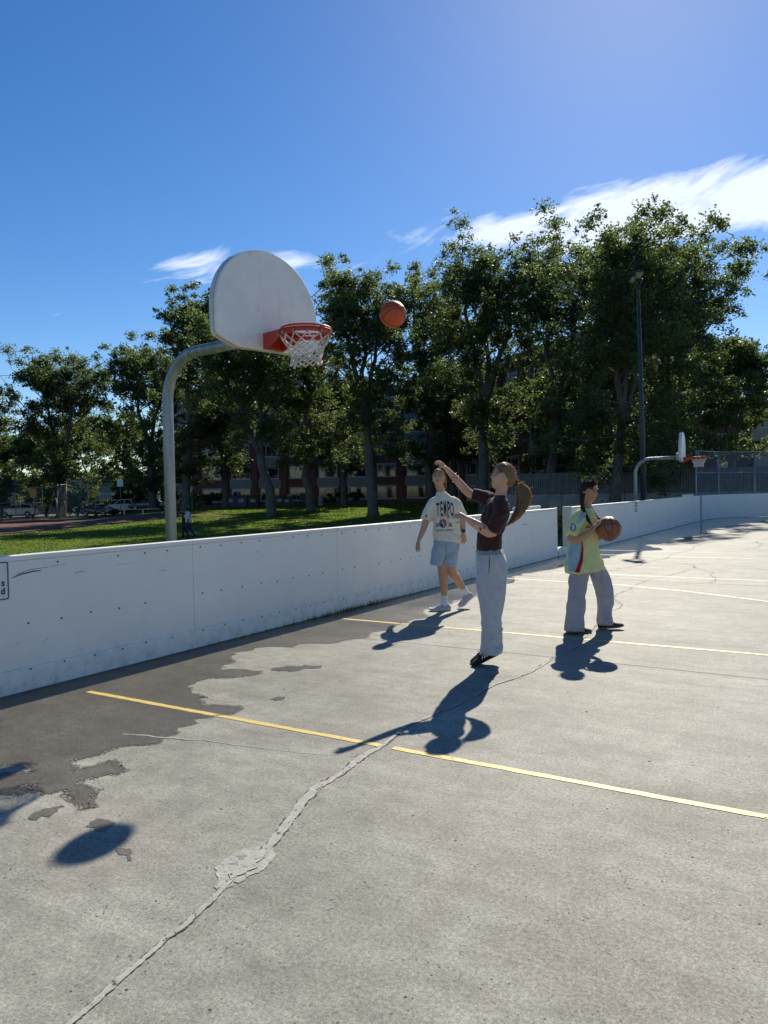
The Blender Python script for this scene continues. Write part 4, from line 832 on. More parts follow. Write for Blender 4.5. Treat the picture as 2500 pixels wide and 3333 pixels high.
# ------------------------------------------------------------------ parked vehicles, bins, signs, backstop
def car(label, px, depth, heading, body, L, W, lower, cabin, wheel_x, wr, z=None, pickup=False, name='parked_car', lights=True):
    """lower / cabin: side profiles (x, z), front towards -x"""
    x0, y0 = place(px, depth); root = tag(empty(name, (x0, y0, (ground_z(x0, y0) if z is None else z)+0.06), heading), label, 'car' if not pickup else 'pickup truck', 'vehicles parked on the left'); hw = W/2
    m = MB(); secs = [(-hw, 0.90), (-hw*0.96, 1.0), (hw*0.96, 1.0), (hw, 0.90)]; n = len(lower); V, F = [], []
    zc = 0.62
    for yy, s in secs: V += [(x*(0.985 if s < 1 else 1), yy, zc+(z_-zc)*(s if s < 1 else 1)) for x, z_ in lower]
    for k in range(3):
        for i in range(n): F.append((k*n+i, k*n+(i+1) % n, (k+1)*n+(i+1) % n, (k+1)*n+i))
    F += [tuple(range(n-1, -1, -1)), tuple(3*n+i for i in range(n))]; m.add(V, F); m.build('body', body, root, True, 0.02)
    c = MB(); n = len(cabin); zb = min(p[1] for p in cabin); zt_ = max(p[1] for p in cabin); V = []
    for sy in (-1, 1): V += [(x, sy*hw*(0.93-0.17*(z_-zb)/(zt_-zb)), z_) for x, z_ in cabin]
    c.add(V, [tuple(range(n-1, -1, -1)), tuple(range(n, 2*n))]+[(i, (i+1) % n, n+(i+1) % n, n+i) for i in range(n)]); cb = c.build('cabin', body, root, True, 0.02)
    # glass: inset side panes plus windscreen and rear screen
    cxm = sum(p[0] for p in cabin)/n; czm = (zb+zt_)/2+0.02
    ins = [(cxm+(x-cxm)*0.90, czm+(z_-czm)*0.74) for x, z_ in cabin]
    for sy in (-1, 1):
        g = MB(); half_ = [p for p in ins]
        V = [(x, sy*(hw*(0.93-0.17*(z_-zb)/(zt_-zb))+0.012), z_) for x, z_ in half_]; g.add(V, [tuple(range(n)) if sy > 0 else tuple(range(n-1, -1, -1))]); g.build('side_window', MT['glass'], root)
        pl = MB(); pl.box((cxm, sy*(hw*0.87+0.012), czm), (0.09, 0.05, (zt_-zb)*0.8)); pl.build('pillar', body, root)
    for i, j in ((0, 1), (n-2, n-1)):
        a_, b_ = cabin[i], cabin[j]; nx_ = -1 if i == 0 else 1; V = []
        for t in (0.1, 0.9):
            xx_, zz = a_[0]+(b_[0]-a_[0])*t, a_[1]+(b_[1]-a_[1])*t; ww = hw*(0.93-0.17*(zz-zb)/(zt_-zb))*0.9
            V += [(xx_+nx_*0.015, -ww, zz+0.012), (xx_+nx_*0.015, ww, zz+0.012)]
        g = MB(); g.add(V, [(0, 1, 3, 2) if (i == 0) == (True) else (2, 3, 1, 0)]); g.build('windscreen' if i == 0 else 'rear_window', MT['glass'], root)
    for wx in wheel_x:
        for sy in (-1, 1):
            w = MB(); V, F = tube([(wx, sy*(hw-0.20), wr), (wx, sy*(hw-0.17), wr), (wx, sy*(hw-0.01), wr), (wx, sy*(hw+0.015), wr)], [wr*0.9, wr, wr, wr*0.9], 22); w.add(V, F); wo_ = w.build('wheel', MT['black'], root, False)
            r_ = MB(); V, F = tube([(wx, sy*(hw+0.010), wr), (wx, sy*(hw+0.024), wr)], [wr*0.62, wr*0.56], 14); r_.add(V, F); r_.build('rim', MT['steel'], wo_)
            ar = MB(); pts = [(wx+math.cos(t)*wr*1.16, sy*(hw+0.004), wr+math.sin(t)*wr*1.16) for t in [math.pi*i/12 for i in range(13)]]; ar.tube(pts, 0.035, 5); ar.build('wheel_arch', MT['black'], root, True)
    xf = min(p[0] for p in lower); xr = max(p[0] for p in lower); zl = 0.74
    for sy in (-1, 1):
        h = MB(); h.box((xf+0.06, sy*hw*0.72, zl), (0.16, 0.36, 0.16)); h.build('headlight', MT['lamp'], root, bevel=0.02)
        t_ = MB(); t_.box((xr-0.05, sy*hw*0.80, zl+0.08), (0.14, 0.30, 0.20)); t_.build('tail_light', RED, root, bevel=0.02)
        mm = MB(); mm.box((cabin[0][0]+0.25, sy*(hw+0.06), zb+0.06), (0.10, 0.2, 0.14)); mm.build('mirror', body, root, bevel=0.02)
        for hx_ in (-0.15, 0.85): d = MB(); d.box((hx_, sy*(hw+0.006), zb-0.10), (0.2, 0.02, 0.035)); d.build('door_handle', MT['black'], root)
    g = MB(); g.box((xf+0.03, 0, 0.62), (0.12, W*0.5, 0.22)); g.build('grille', MT['black'], root); b = MB(); b.box((xr-0.02, 0, 0.62), (0.05, 0.5, 0.12)); b.build('licence_plate', MT['white'], root)
    bb_ = MB(); bb_.box(((xf+xr)/2, 0, 0.30), ((xr-xf)*0.92, W*0.97, 0.12)); bb_.build('rocker', MT['black'], root); return root
def paint(name, col): t = NT(name); t.set(col=col, rough=0.32, metal=0.0, coat=0.5); return t.m
RED = pm('tail_light_red', (0.42, 0.015, 0.012), 0.25)
car('silver sport utility car parked on the far left', 62, 98, YAW+rad(4), paint('silver_paint', (0.74, 0.74, 0.75)), 4.6, 1.85, [(-2.3, 0.35), (-2.32, 0.70), (-2.15, 0.95), (-1.1, 1.10), (2.1, 1.12), (2.30, 0.95), (2.32, 0.45), (2.2, 0.33)], [(-1.25, 1.08), (-0.45, 1.64), (0.3, 1.72), (1.75, 1.66), (2.12, 1.10)], (-1.45, 1.40), 0.36)
car('black sedan parked beside the yellow warning sign', 325, 93, YAW+rad(180-24), paint('black_paint', (0.012, 0.014, 0.018)), 4.6, 1.8, [(-2.3, 0.32), (-2.32, 0.62), (-2.1, 0.82), (-1.0, 0.95), (1.5, 0.98), (2.25, 0.95), (2.32, 0.6), (2.25, 0.32)], [(-1.1, 0.93), (-0.3, 1.40), (0.45, 1.45), (1.1, 1.38), (1.8, 0.97)], (-1.40, 1.40), 0.33)
WP = paint('white_truck_paint', (0.80, 0.80, 0.79))
pk = car('white pickup truck facing the field', 405, 100, YAW+rad(26), WP, 5.6, 1.95, [(-2.8, 0.48), (-2.84, 0.98), (-2.7, 1.16), (-1.3, 1.24), (2.75, 1.22), (2.82, 0.6), (2.7, 0.48)], [(-1.4, 1.22), (-0.7, 1.85), (-0.1, 1.90), (0.75, 1.86), (0.95, 1.22)], (-1.85, 1.75), 0.42, None, True, 'pickup_truck')
car('dark blue car partly hidden behind the grass mound', 480, 99, YAW+rad(8), paint('dark_blue_paint', (0.02, 0.035, 0.07)), 4.5, 1.8, [(-2.2, 0.35), (-2.25, 0.65), (-2.05, 0.85), (-0.9, 0.98), (1.6, 1.0), (2.2, 0.95), (2.25, 0.4), (2.1, 0.33)], [(-1.0, 0.97), (-0.2, 1.42), (0.5, 1.46), (1.2, 1.40), (1.8, 1.0)], (-1.38, 1.35), 0.33)
def bin_(label, px, depth, col, w=0.75, h=1.15):
    x, y = place(px, depth); root = tag(empty('wheelie_bin', (x, y, ground_z(x, y)), YAW), label, 'bin', 'bins against the brick building')
    m = MB(); m.box((0, 0, h*0.46), (w*0.86, 0.75, h*0.9), 0, 1.14); m.build('body', MT[col], root, bevel=0.03); m = MB(); m.box((0, 0, h*0.955), (w*1.04, 0.85, 0.08)); m.build('lid', MT[col], root, bevel=0.03)
    for s in (-1, 1): m = MB(); m.tube([(s*w*0.36, 0.40, 0.12), (s*w*0.44, 0.40, 0.12)], 0.12, 12); m.build('wheel', MT['black'], root)
    m = MB(); m.box((0, -0.432, h*0.55), (w*0.42, 0.012, h*0.28)); m.build('label_plate', MT['sill'], root); return root
for lb, px, col, w, h in (('navy bin nearest the low hedge', 752, 'navy', 1.5, 1.5), ('second navy bin in the row', 788, 'navy', 1.5, 1.5), ('black bin with a pale label left of the leaning trunk', 826, 'blackbin', 1.4, 1.4), ('black bin right of the leaning trunk', 912, 'blackbin', 1.3, 1.35), ('small black bin beside the door', 936, 'blackbin', 1.0, 1.2)): bin_(lb, px, 93, col, w, h)
bin_('tall green bin behind the two walkers', 622, 86, 'green', 0.8, 2.1)
x, y = place(945, 95); ub = tag(empty('utility_box', (x, y, ground_z(x, y)), YAW), 'pale utility cabinet beside the dark door of the brick block', 'cabinet'); m = MB(); m.box((0, 0, 0.7), (0.6, 0.4, 1.4)); m.build('cabinet', MT['sill'], ub, bevel=0.02); m = MB(); m.box((0, -0.21, 0.7), (0.5, 0.02, 1.2)); m.build('door', MT['rib'], ub)
x, y = place(1044, 95); ub = tag(empty('utility_box', (x, y, ground_z(x, y)), YAW), 'short pale utility cabinet right of the dark door', 'cabinet'); m = MB(); m.box((0, 0, 0.5), (0.5, 0.4, 1.0)); m.build('cabinet', MT['sill'], ub, bevel=0.02); m = MB(); m.box((0, -0.21, 0.5), (0.42, 0.02, 0.85)); m.build('door', MT['rib'], ub)
def sign(label, px, depth, h, w, hh, mt, rot=0.0, name='road_sign'):
    x, y = place(px, depth); root = tag(empty(name, (x, y, ground_z(x, y)), YAW), label, 'sign'); m = MB(); m.tube([(0, 0, 0), (0, 0, h)], 0.04, 8); m.build('post', MT['steel'], root, True)
    m = MB(); m.box((0, 0, 0), (w, 0.02, hh)); o = m.build('plate', MT[mt], root, bevel=0.006); o.location = (0, -0.055, h-hh*0.4); o.rotation_euler = (0, rot, 0); return root
sign('yellow diamond warning sign on a pole by the black sedan', 311, 90, 2.9, 0.62, 0.62, 'amber', rad(45)); sign('white rectangular sign on a post left of the pickup', 394, 95, 4.2, 0.75, 0.9, 'white'); sign('orange notice board on the ball fence', 111, 86, 3.4, 0.75, 1.0, 'orange')
sign('plain steel marker post by the shrub', 186, 88, 2.4, 0.3, 0.2, 'white')
bs = [place(48, 88), place(52, 86), place(140, 85)]
chain_fence('tall chain link ball backstop at the far left', [place(-60, 86), place(52, 87), place(140, 86.5)], -0.9, 2.7, 0.30, 0.0035, 0.04, 3.2, True)
chain_fence('chain link backstop panel in front of the left tree trunk', [place(190, 86), place(218, 88), place(289, 85)], -0.9, 3.0, 0.22, 0.0055, 0.045, 3.4, False)
x, y = place(455, 78); bn = tag(empty('low_rail', (x, y, ground_z(x, y)), YAW), 'low pale rail fence in front of the grass mound', 'rail'); m = MB(); m.box((0.2, 0, 0.50), (3.8, 0.06, 0.05)); m.build('rail', MT['stucco'], bn)
for i in (0.3, -1.6): m = MB(); m.box((i, 0, 0.25), (0.06, 0.06, 0.50)); m.build('post', MT['stucco'], bn)
# ------------------------------------------------------------------ people
def skin_mat(name, col):
    t = NT(name); n = t.noise(18, 4, 0.6); c = t.ramp(n, 0.3, 0.7, tuple(k*0.86 for k in col), tuple(min(1, k*1.10) for k in col)); c = t.mix(t.math('MULTIPLY', t.ramp(t.noise(7, 2), 0.5, 0.7), 0.25), c, (col[0]*1.1, col[1]*0.78, col[2]*0.72))
    t.set(col=c, rough=0.50, spec=0.38, sss=0.10); t.b.inputs['Subsurface Radius'].default_value = (0.012, 0.005, 0.003); t.b.inputs['Subsurface Scale'].default_value = 0.6; return t.m
def cloth(name, col, var=0.12, weave=420, sheen=0.25, bump=0.25, heather=0.0, tr=0.0):
    t = NT(name); n = t.noise(9, 5, 0.65); f = t.noise(weave, 2, 0.7)
    c = t.ramp(n, 0.3, 0.7, tuple(k*(1-var) for k in col), tuple(min(1, k*(1+var)) for k in col))
    if heather: c = t.mix(heather, c, t.ramp(t.noise(190, 3, 0.8), 0.35, 0.65, (0.55, 0.55, 0.56), (1.4, 1.4, 1.4)), 'MULTIPLY')
    wr = t.noise(11, 3, 0.55, dist=2.2); wr2 = t.noise(1.0, 2, 0.5, vec=t.scale((26, 26, 9)), dist=1.5); rid = t.math('ABSOLUTE', t.math('SUBTRACT', wr, 0.5)); h = t.math('ADD', t.math('MULTIPLY', f, 0.03), t.math('ADD', t.math('MULTIPLY', rid, -1.3), t.math('MULTIPLY', wr2, 0.5)))
    t.set(col=c, rough=0.88, spec=0.18, sheen=sheen); t.bump(h, 0.35, 0.012)
    if tr:
        tl = t.node('ShaderNodeBsdfTranslucent'); t.l.new(c, tl.inputs['Color']); mx = t.node('ShaderNodeMixShader'); mx.inputs[0].default_value = tr
        t.l.new(t.b.outputs[0], mx.inputs[1]); t.l.new(tl.outputs[0], mx.inputs[2]); t.l.new(mx.outputs[0], t.out.inputs['Surface'])
    return t.m
def hair_mat(name, a, b):
    t = NT(name); n = t.noise(1.0, 5, 0.7, vec=t.scale((150, 150, 25))); c = t.ramp(n, 0.3, 0.7, a, b); t.set(col=c, rough=0.40, spec=0.5)
    tl = t.node('ShaderNodeBsdfTranslucent'); t.l.new(t.mix(1.0, c, (1.5, 1.45, 1.25), 'MULTIPLY'), tl.inputs['Color']); mx = t.node('ShaderNodeMixShader'); mx.inputs[0].default_value = 0.55
    t.l.new(t.b.outputs[0], mx.inputs[1]); t.l.new(tl.outputs[0], mx.inputs[2]); t.l.new(mx.outputs[0], t.out.inputs['Surface']); return t.m
def remesh(V, F, voxel, smooth=2, factor=0.5):
    me = bpy.data.meshes.new('tmp'); me.from_pydata([tuple(v) for v in V], [], [tuple(f) for f in F]); o = bpy.data.objects.new('tmp', me); COL.objects.link(o)
    r = o.modifiers.new('r', 'REMESH'); r.mode = 'VOXEL'; r.voxel_size = voxel; r.adaptivity = 0.0
    if smooth: s = o.modifiers.new('s', 'SMOOTH'); s.iterations = smooth; s.factor = factor
    dg = bpy.context.evaluated_depsgraph_get(); dg.update(); out = bpy.data.meshes.new_from_object(o.evaluated_get(dg)); bpy.data.objects.remove(o); bpy.data.meshes.remove(me)
    return out
def folds(me, amp, seed, freq=(9, 9, 3), mask=None, n=7):
    """soft cloth wrinkles: directional ridged waves pushed along the normals"""
    k = len(me.vertices); P = np.empty(3*k, np.float32); me.vertices.foreach_get('co', P); P = P.reshape(-1, 3); N = np.empty(3*k, np.float32); me.vertices.foreach_get('normal', N); N = N.reshape(-1, 3)
    rng = np.random.RandomState(seed); f = np.zeros(k)
    warp = 0.04*np.sin(P[:, [2, 0, 1]]*13+seed)
    for i in range(n):
        d = rng.normal(size=3)*np.array(freq)*rng.uniform(0.6, 1.9); w = (P+warp)@d*1.0+rng.uniform(0, 6.28); f += (1-np.abs(np.sin(w)))**2*rng.uniform(0.4, 1.0)*rng.choice([-1, 1])
    f /= n**0.5
    a = amp if mask is None else amp*mask(P)
    P = P+N*(f*a)[:, None]; me.vertices.foreach_set('co', P.astype(np.float32).ravel()); me.update()
def creases(me, n, seed, amp, width, length, dirs, zr=None, front=True):
    """long cloth folds: a raised ridge with a valley beside it, laid along given directions"""
    k = len(me.vertices); P = np.empty(3*k, np.float32); me.vertices.foreach_get('co', P); P = P.reshape(-1, 3).astype(float); N = np.empty(3*k, np.float32); me.vertices.foreach_get('normal', N); N = N.reshape(-1, 3)
    rng = np.random.RandomState(seed); disp = np.zeros(k); pool = np.where((N[:, 1] < 0.3) if front else np.ones(k, bool))[0]
    if zr: pool = pool[(P[pool, 2] > zr[0]) & (P[pool, 2] < zr[1])]
    for i in range(n):
        c = rng.choice(pool); o = P[c]; nr = N[c]; d = np.array(dirs[rng.randint(len(dirs))], float)+rng.normal(size=3)*0.22; d -= nr*(d@nr); d /= np.linalg.norm(d)+1e-9; s = np.cross(nr, d)
        L = length*rng.uniform(0.5, 1.3); w = width*rng.uniform(0.6, 1.4); q = P-o; a = q@d; b = q@s+0.25*L*np.sin(a/L*2.0+rng.uniform(0, 6))*0.25; e = q@nr; near_ = (np.abs(a) < L) & (np.abs(e) < 0.06) & ((N@nr) > 0.25)
        t = np.cos(np.clip(a/L, -1, 1)*np.pi/2)**1.3; disp += near_*t*amp*rng.uniform(0.5, 1.2)*(np.exp(-(b/w)**2)-0.75*np.exp(-((b-1.9*w)/(1.1*w))**2))
    disp = np.clip(disp, -2.2*amp, 2.0*amp); P = P+N*disp[:, None]; me.vertices.foreach_set('co', P.astype(np.float32).ravel()); me.update()
def etube(path, radii, ref=(0, 1, 0), n=20):
    """elliptical tube; radii (across ref, along ref)"""
    V, F = [], []; ref = Vector(ref); P = [Vector(p) for p in path]
    for i, p in enumerate(P):
        t = (P[min(i+1, len(P)-1)]-P[max(i-1, 0)]).normalized(); b = (ref-t*ref.dot(t)).normalized(); a = b.cross(t); ra, rb = radii[i] if isinstance(radii[i], (tuple, list)) else (radii[i], radii[i])
        V += [p+a*(ra*math.cos(2*math.pi*k/n))+b*(rb*math.sin(2*math.pi*k/n)) for k in range(n)]
    for i in range(len(P)-1): F += [(i*n+k, i*n+(k+1) % n, (i+1)*n+(k+1) % n, (i+1)*n+k) for k in range(n)]
    F += [tuple(range(n-1, -1, -1)), tuple((len(P)-1)*n+k for k in range(n))]; return V, F
def smooth_path(pts, radii, m=4):
    """Catmull-Rom resample of a path with its radii"""
    P = np.array([list(p)+(list(r) if isinstance(r, (tuple, list)) else [r, r]) for p, r in zip(pts, radii)], float); out = []
    for i in range(len(P)-1):
        p0, p1, p2, p3 = P[max(i-1, 0)], P[i], P[i+1], P[min(i+2, len(P)-1)]
        for t in np.linspace(0, 1, m, endpoint=False): out.append(0.5*((2*p1)+(-p0+p2)*t+(2*p0-5*p1+4*p2-p3)*t*t+(-p0+3*p1-3*p2+p3)*t**3))
    out.append(P[-1]); return [tuple(o[:3]) for o in out], [(max(0.003, o[3]), max(0.003, o[4])) for o in out]
def rings(lst, n=28, sq=2.4):
    """stack of horizontal super-ellipse rings (cx, cy, z, rx, ry[, tiltx])"""
    V, F = [], []
    for r in lst:
        cx, cy, z, rx, ry = r[:5]; tl_ = r[5] if len(r) > 5 else 0.0; ty = r[6] if len(r) > 6 else 0.0
        for k in range(n):
            a = 2*math.pi*k/n; c, s = math.cos(a), math.sin(a); x = rx*math.copysign(abs(c)**(2/sq), c); y = ry*math.copysign(abs(s)**(2/sq), s); V.append((cx+x, cy+y, z+tl_*x+ty*y))
    for i in range(len(lst)-1): F += [(i*n+k, i*n+(k+1) % n, (i+1)*n+(k+1) % n, (i+1)*n+k) for k in range(n)]
    F += [tuple(range(n-1, -1, -1)), tuple((len(lst)-1)*n+k for k in range(n))]; return V, F
def rs(lst, m=4):
    P = np.array([list(r)+[0]*(7-len(r)) for r in lst], float); out = []
    for i in range(len(P)-1):
        p0, p1, p2, p3 = P[max(i-1, 0)], P[i], P[i+1], P[min(i+2, len(P)-1)]
        for t in np.linspace(0, 1, m, endpoint=False): out.append(0.5*((2*p1)+(-p0+p2)*t+(2*p0-5*p1+4*p2-p3)*t*t+(-p0+3*p1-3*p2+p3)*t**3))
    out.append(P[-1]); return [tuple(o) for o in out]
def head_grid(nu=72, nv=56):
    """unit-size head, skull centre at the origin, face towards -y; metres"""
    V, F = [], []
    for j in range(nv+1):
        th = math.pi*j/nv
        for i in range(nu):
            ph = 2*math.pi*i/nu; V.append((math.sin(th)*math.sin(ph), -math.sin(th)*math.cos(ph), math.cos(th)))
    for j in range(nv):
        for i in range(nu): F.append((j*nu+i, j*nu+(i+1) % nu, (j+1)*nu+(i+1) % nu, (j+1)*nu+i))
    D = np.array(V); x, y, z = D[:, 0]*0.076, D[:, 1]*0.093, D[:, 2]*0.112
    lo = np.clip(-z/0.112, 0, 1); front = np.clip(-y/0.093, 0, 1); back = np.clip(y/0.093, 0, 1)
    x = x*(1-0.34*lo**1.7); y = y-back*0.0+back*(-0.050)*lo**1.2; y = y+0.010*back*np.clip(z/0.1, 0, 1)
    y = np.where(y < -0.072, -0.072+(y+0.072)*0.55, y)                      # flatter face plane
    y = y-front*0.012*np.clip((lo-0.35)/0.65, 0, 1)                        # jaw and chin forward
    g = lambda a, s: np.exp(-(a/s)**2); ff = (front > 0.25)
    nose = g(x, 0.0105)*np.where(z > -0.022, np.clip((0.034-z)/0.056, 0, 1)**1.1, np.clip((z+0.038)/0.016, 0, 1))
    y = y-ff*(0.025*nose+0.004*g(np.abs(x)-0.012, 0.006)*g(z+0.024, 0.008))
    y = y+ff*0.0110*g(np.abs(x)-0.030, 0.016)*g(z-0.010, 0.012)             # eye sockets
    y = y-ff*0.0045*g(z-0.030, 0.009)*g(x, 0.045)                           # brow
    y = y-ff*(0.0042*g(z+0.050, 0.0075)*g(x, 0.021)+0.0042*g(z+0.064, 0.007)*g(x, 0.018))
    y = y+ff*0.0045*g(z+0.057, 0.0035)*g(x, 0.019)                          # parted lips
    y = y-ff*0.009*g(z+0.094, 0.017)*g(x, 0.022); y = y-ff*0.005*g(np.abs(x)-0.040, 0.018)*g(z+0.015, 0.022)
    return np.stack([x, y, z], 1), F
HEAD_V, HEAD_F = head_grid()
def hand(W, f, n, side, curl=0.35, scale=1.0, spread=0.10, thumb=0.5, curls=None):
    """wrist point, finger direction, palm normal, side = +-1 for the thumb side; list of (V, F) solids"""
    W, f, n = Vector(W), Vector(f).normalized(), Vector(n); n = (n-f*n.dot(f)).normalized(); s = f.cross(n)*side; S = scale; out = []
    out.append(etube([W-f*0.02*S, W, W+f*0.03*S, W+f*0.06*S, W+f*0.084*S], [(0.021*S, 0.018*S), (0.023*S, 0.017*S), (0.033*S, 0.0155*S), (0.039*S, 0.0135*S), (0.037*S, 0.0105*S)], n, 14))
    for k, (o, L) in enumerate(((0.0305, 0.066), (0.0102, 0.076), (-0.0102, 0.071), (-0.0300, 0.056))):
        c = curls[k] if curls else curl*(1+0.12*k); p = W+f*(0.078-0.006*abs(k-1.2))*S+s*o*S; d = (f+s*spread*(1.2-k*0.8)).normalized(); pts = [p]; ang = c*0.55
        for q in (0.44, 0.32, 0.24):
            dd = (d*math.cos(ang)+n*math.sin(ang)).normalized(); p = p+dd*L*q*S; pts.append(p); ang += c
        out.append(etube(pts, [0.0092*S, 0.0086*S, 0.0078*S, 0.0062*S], n, 10))
    p = W+f*0.020*S+s*0.022*S; d = (s*0.75+f*0.65+n*thumb).normalized(); d2 = (s*0.28+f*0.9+n*thumb).normalized()
    out.append(etube([p, p+d*0.034*S, p+d*0.034*S+d2*0.030*S, p+d*0.034*S+d2*0.052*S], [0.0125*S, 0.0105*S, 0.0095*S, 0.007*S], n, 10)); return out
class Solid:
    def __init__(s): s.V = []; s.F = []
    def add(s, VF): V, F = VF; n = len(s.V); s.V += [tuple(v) for v in V]; s.F += [tuple(i+n for i in f) for f in F]; return s
    def arm(s, pts, radii, ref=(0, 1, 0), m=4): p, r = smooth_path(pts, radii, m); return s.add(etube(p, r, ref))
    def mesh(s, name, mat, voxel, smooth=2, factor=0.5):
        me = remesh(s.V, s.F, voxel, smooth, factor); me.name = name; me.materials.clear(); me.materials.append(mat); me.polygons.foreach_set('use_smooth', [True]*len(me.polygons)); return me
def bvh(me): return BVHTree.FromPolygons([v.co[:] for v in me.vertices], [p.vertices[:] for p in me.polygons])
def project(me, tree, axis=(0, 1, 0), start=-2.0, off=0.003):
    """press a flat print (x, z in its own plane) on to the garment along an axis"""
    ax = Vector(axis).normalized(); miss = []
    for v in me.vertices:
        o = Vector(v.co)+ax*start; h = tree.ray_cast(o, ax)
        if h[0] is not None: v.co = h[0]-ax*off
        else: v.select = True; miss.append(v.index)
    if miss:
        bm = bmesh.new(); bm.from_mesh(me); bm.verts.ensure_lookup_table(); bmesh.ops.delete(bm, geom=[bm.verts[i] for i in miss], context='VERTS'); bm.to_mesh(me); bm.free()
    me.update(); return me
def loft_patch(left, right, n=16, m=8):
    """grid between two polylines of (x, z)"""
    def s(pl, t): t *= len(pl)-1; i = min(int(t), len(pl)-2); f = t-i; return (pl[i][0]*(1-f)+pl[i+1][0]*f, pl[i][1]*(1-f)+pl[i+1][1]*f)
    V, F = [], []
    for i in range(n+1):
        a, b = s(left, i/n), s(right, i/n); V += [(a[0]+(b[0]-a[0])*j/m, 0, a[1]+(b[1]-a[1])*j/m) for j in range(m+1)]
    for i in range(n): F += [(i*(m+1)+j, i*(m+1)+j+1, (i+1)*(m+1)+j+1, (i+1)*(m+1)+j) for j in range(m)]
    return V, F
def subdivide(me, cuts=2, longer=0.02):
    bm = bmesh.new(); bm.from_mesh(me); bmesh.ops.triangulate(bm, faces=bm.faces[:])
    for _ in range(cuts): 
        e = [e for e in bm.edges if e.calc_length() > longer]
        if e: bmesh.ops.subdivide_edges(bm, edges=e, cuts=1); bmesh.ops.triangulate(bm, faces=bm.faces[:])
    bm.to_mesh(me); bm.free(); return me
def shoe(parent, heel, toe, up, width, upper, sole, stripe=None, lace=None, L=0.26, soleh=0.022, bend=0.0):
    """heel and toe: points on the underside; up: shoe up vector; bend lifts the heel about the ball"""
    heel, toe, up = Vector(heel), Vector(toe), Vector(up); f = (toe-heel).normalized(); up = (up-f*up.dot(f)).normalized(); sd = up.cross(f)
    M = lambda x, y, z: heel+f*x+sd*y+up*(z+bend*max(0.0, x-L*0.62)**2/0.01*0.01)
    st = [(-0.005, .030, .045, .055), (0.02, .036, .060, .085), (0.06, .036, .075, .096), (0.10, .036, .082, .086), (0.14, .041, .070, .066), (0.18, .046, .055, .052), (0.215, .044, .045, .044), (0.245, .033, .036, .036), (0.262, .012, .026, .026)]
    k = L/0.265; n = 16; V, F = [], []
    for x, w, zz, zt in st:
        for i in range(n):
            a = 2*math.pi*i/n; c, s_ = math.cos(a), math.sin(a); z = soleh*0.6+(zt-soleh*0.6)*(0.5+0.5*s_) if s_ > -2 else 0; wd = w*width*math.copysign(abs(c)**0.8, c)*(1-0.30*max(0, s_)**2); V.append(M(x*k, wd, z))
    m_ = len(st)
    for j in range(m_-1): F += [(j*n+i, j*n+(i+1) % n, (j+1)*n+(i+1) % n, (j+1)*n+i) for i in range(n)]
    F += [tuple(range(n-1, -1, -1)), tuple((m_-1)*n+i for i in range(n))]
    sh = link('shoe', mesh_of('shoe', V, F, upper, True), parent)
    V, F = [], []; pr = [(x, w) for x, w, _, _ in st]; outl_ = [(x*k, w*width*1.07) for x, w in pr]+[(x*k, -w*width*1.07) for x, w in reversed(pr)]; nn = len(outl_)
    for z in (0.0, soleh): V += [M(x*1.01, y*(0.96 if z == 0 else 1), z+(0.010*max(0, (x-0.2)/0.06) if x > 0.2 else 0)*(1 if z == 0 else 0.6)) for x, y in outl_]
    F = [tuple(range(nn-1, -1, -1)), tuple(range(nn, 2*nn))]+[(i, (i+1) % nn, nn+(i+1) % nn, nn+i) for i in range(nn)]
    link('sole', mesh_of('sole', V, F, sole), sh)
    if stripe:
        for q in range(3):
            x0 = (0.092+0.026*q)*k
            for sgn in (-1, 1):
                V = [M(x0+dx, sgn*width*w, z) for dx, w, z in ((0, .0385, .030), (0.013, .039, .030), (-0.010, .030, .072-q*.007), (-0.022, .030, .074-q*.007))]; link('stripe', mesh_of('stripe', [v+sd*sgn*0.004+up*0.002 for v in V], [(0, 1, 2, 3)], stripe), sh)
    if lace:
        b = MB()
        for q in range(4): x0 = (0.108+0.020*q)*k; z = 0.089-q*0.0095; b.tube([M(x0, -0.020*width*1.2, z-.004), M(x0+.004, 0, z+.003), M(x0, 0.020*width*1.2, z-.004)], 0.0028, 5)
        b.tube([M(.10*k, 0, .092), M(.115*k, 0.024, .088), M(.13*k, 0.034, .068)], 0.0024, 5); b.build('laces', lace, sh)
    return sh
def strands(name, parent, mat, roots, r=0.0012, sides=3):
    b = MB()
    for pts in roots: b.tube(pts, [r*1.1]+[r]*(len(pts)-2)+[r*0.4], sides, False)
    return b.build(name, mat, parent, True)
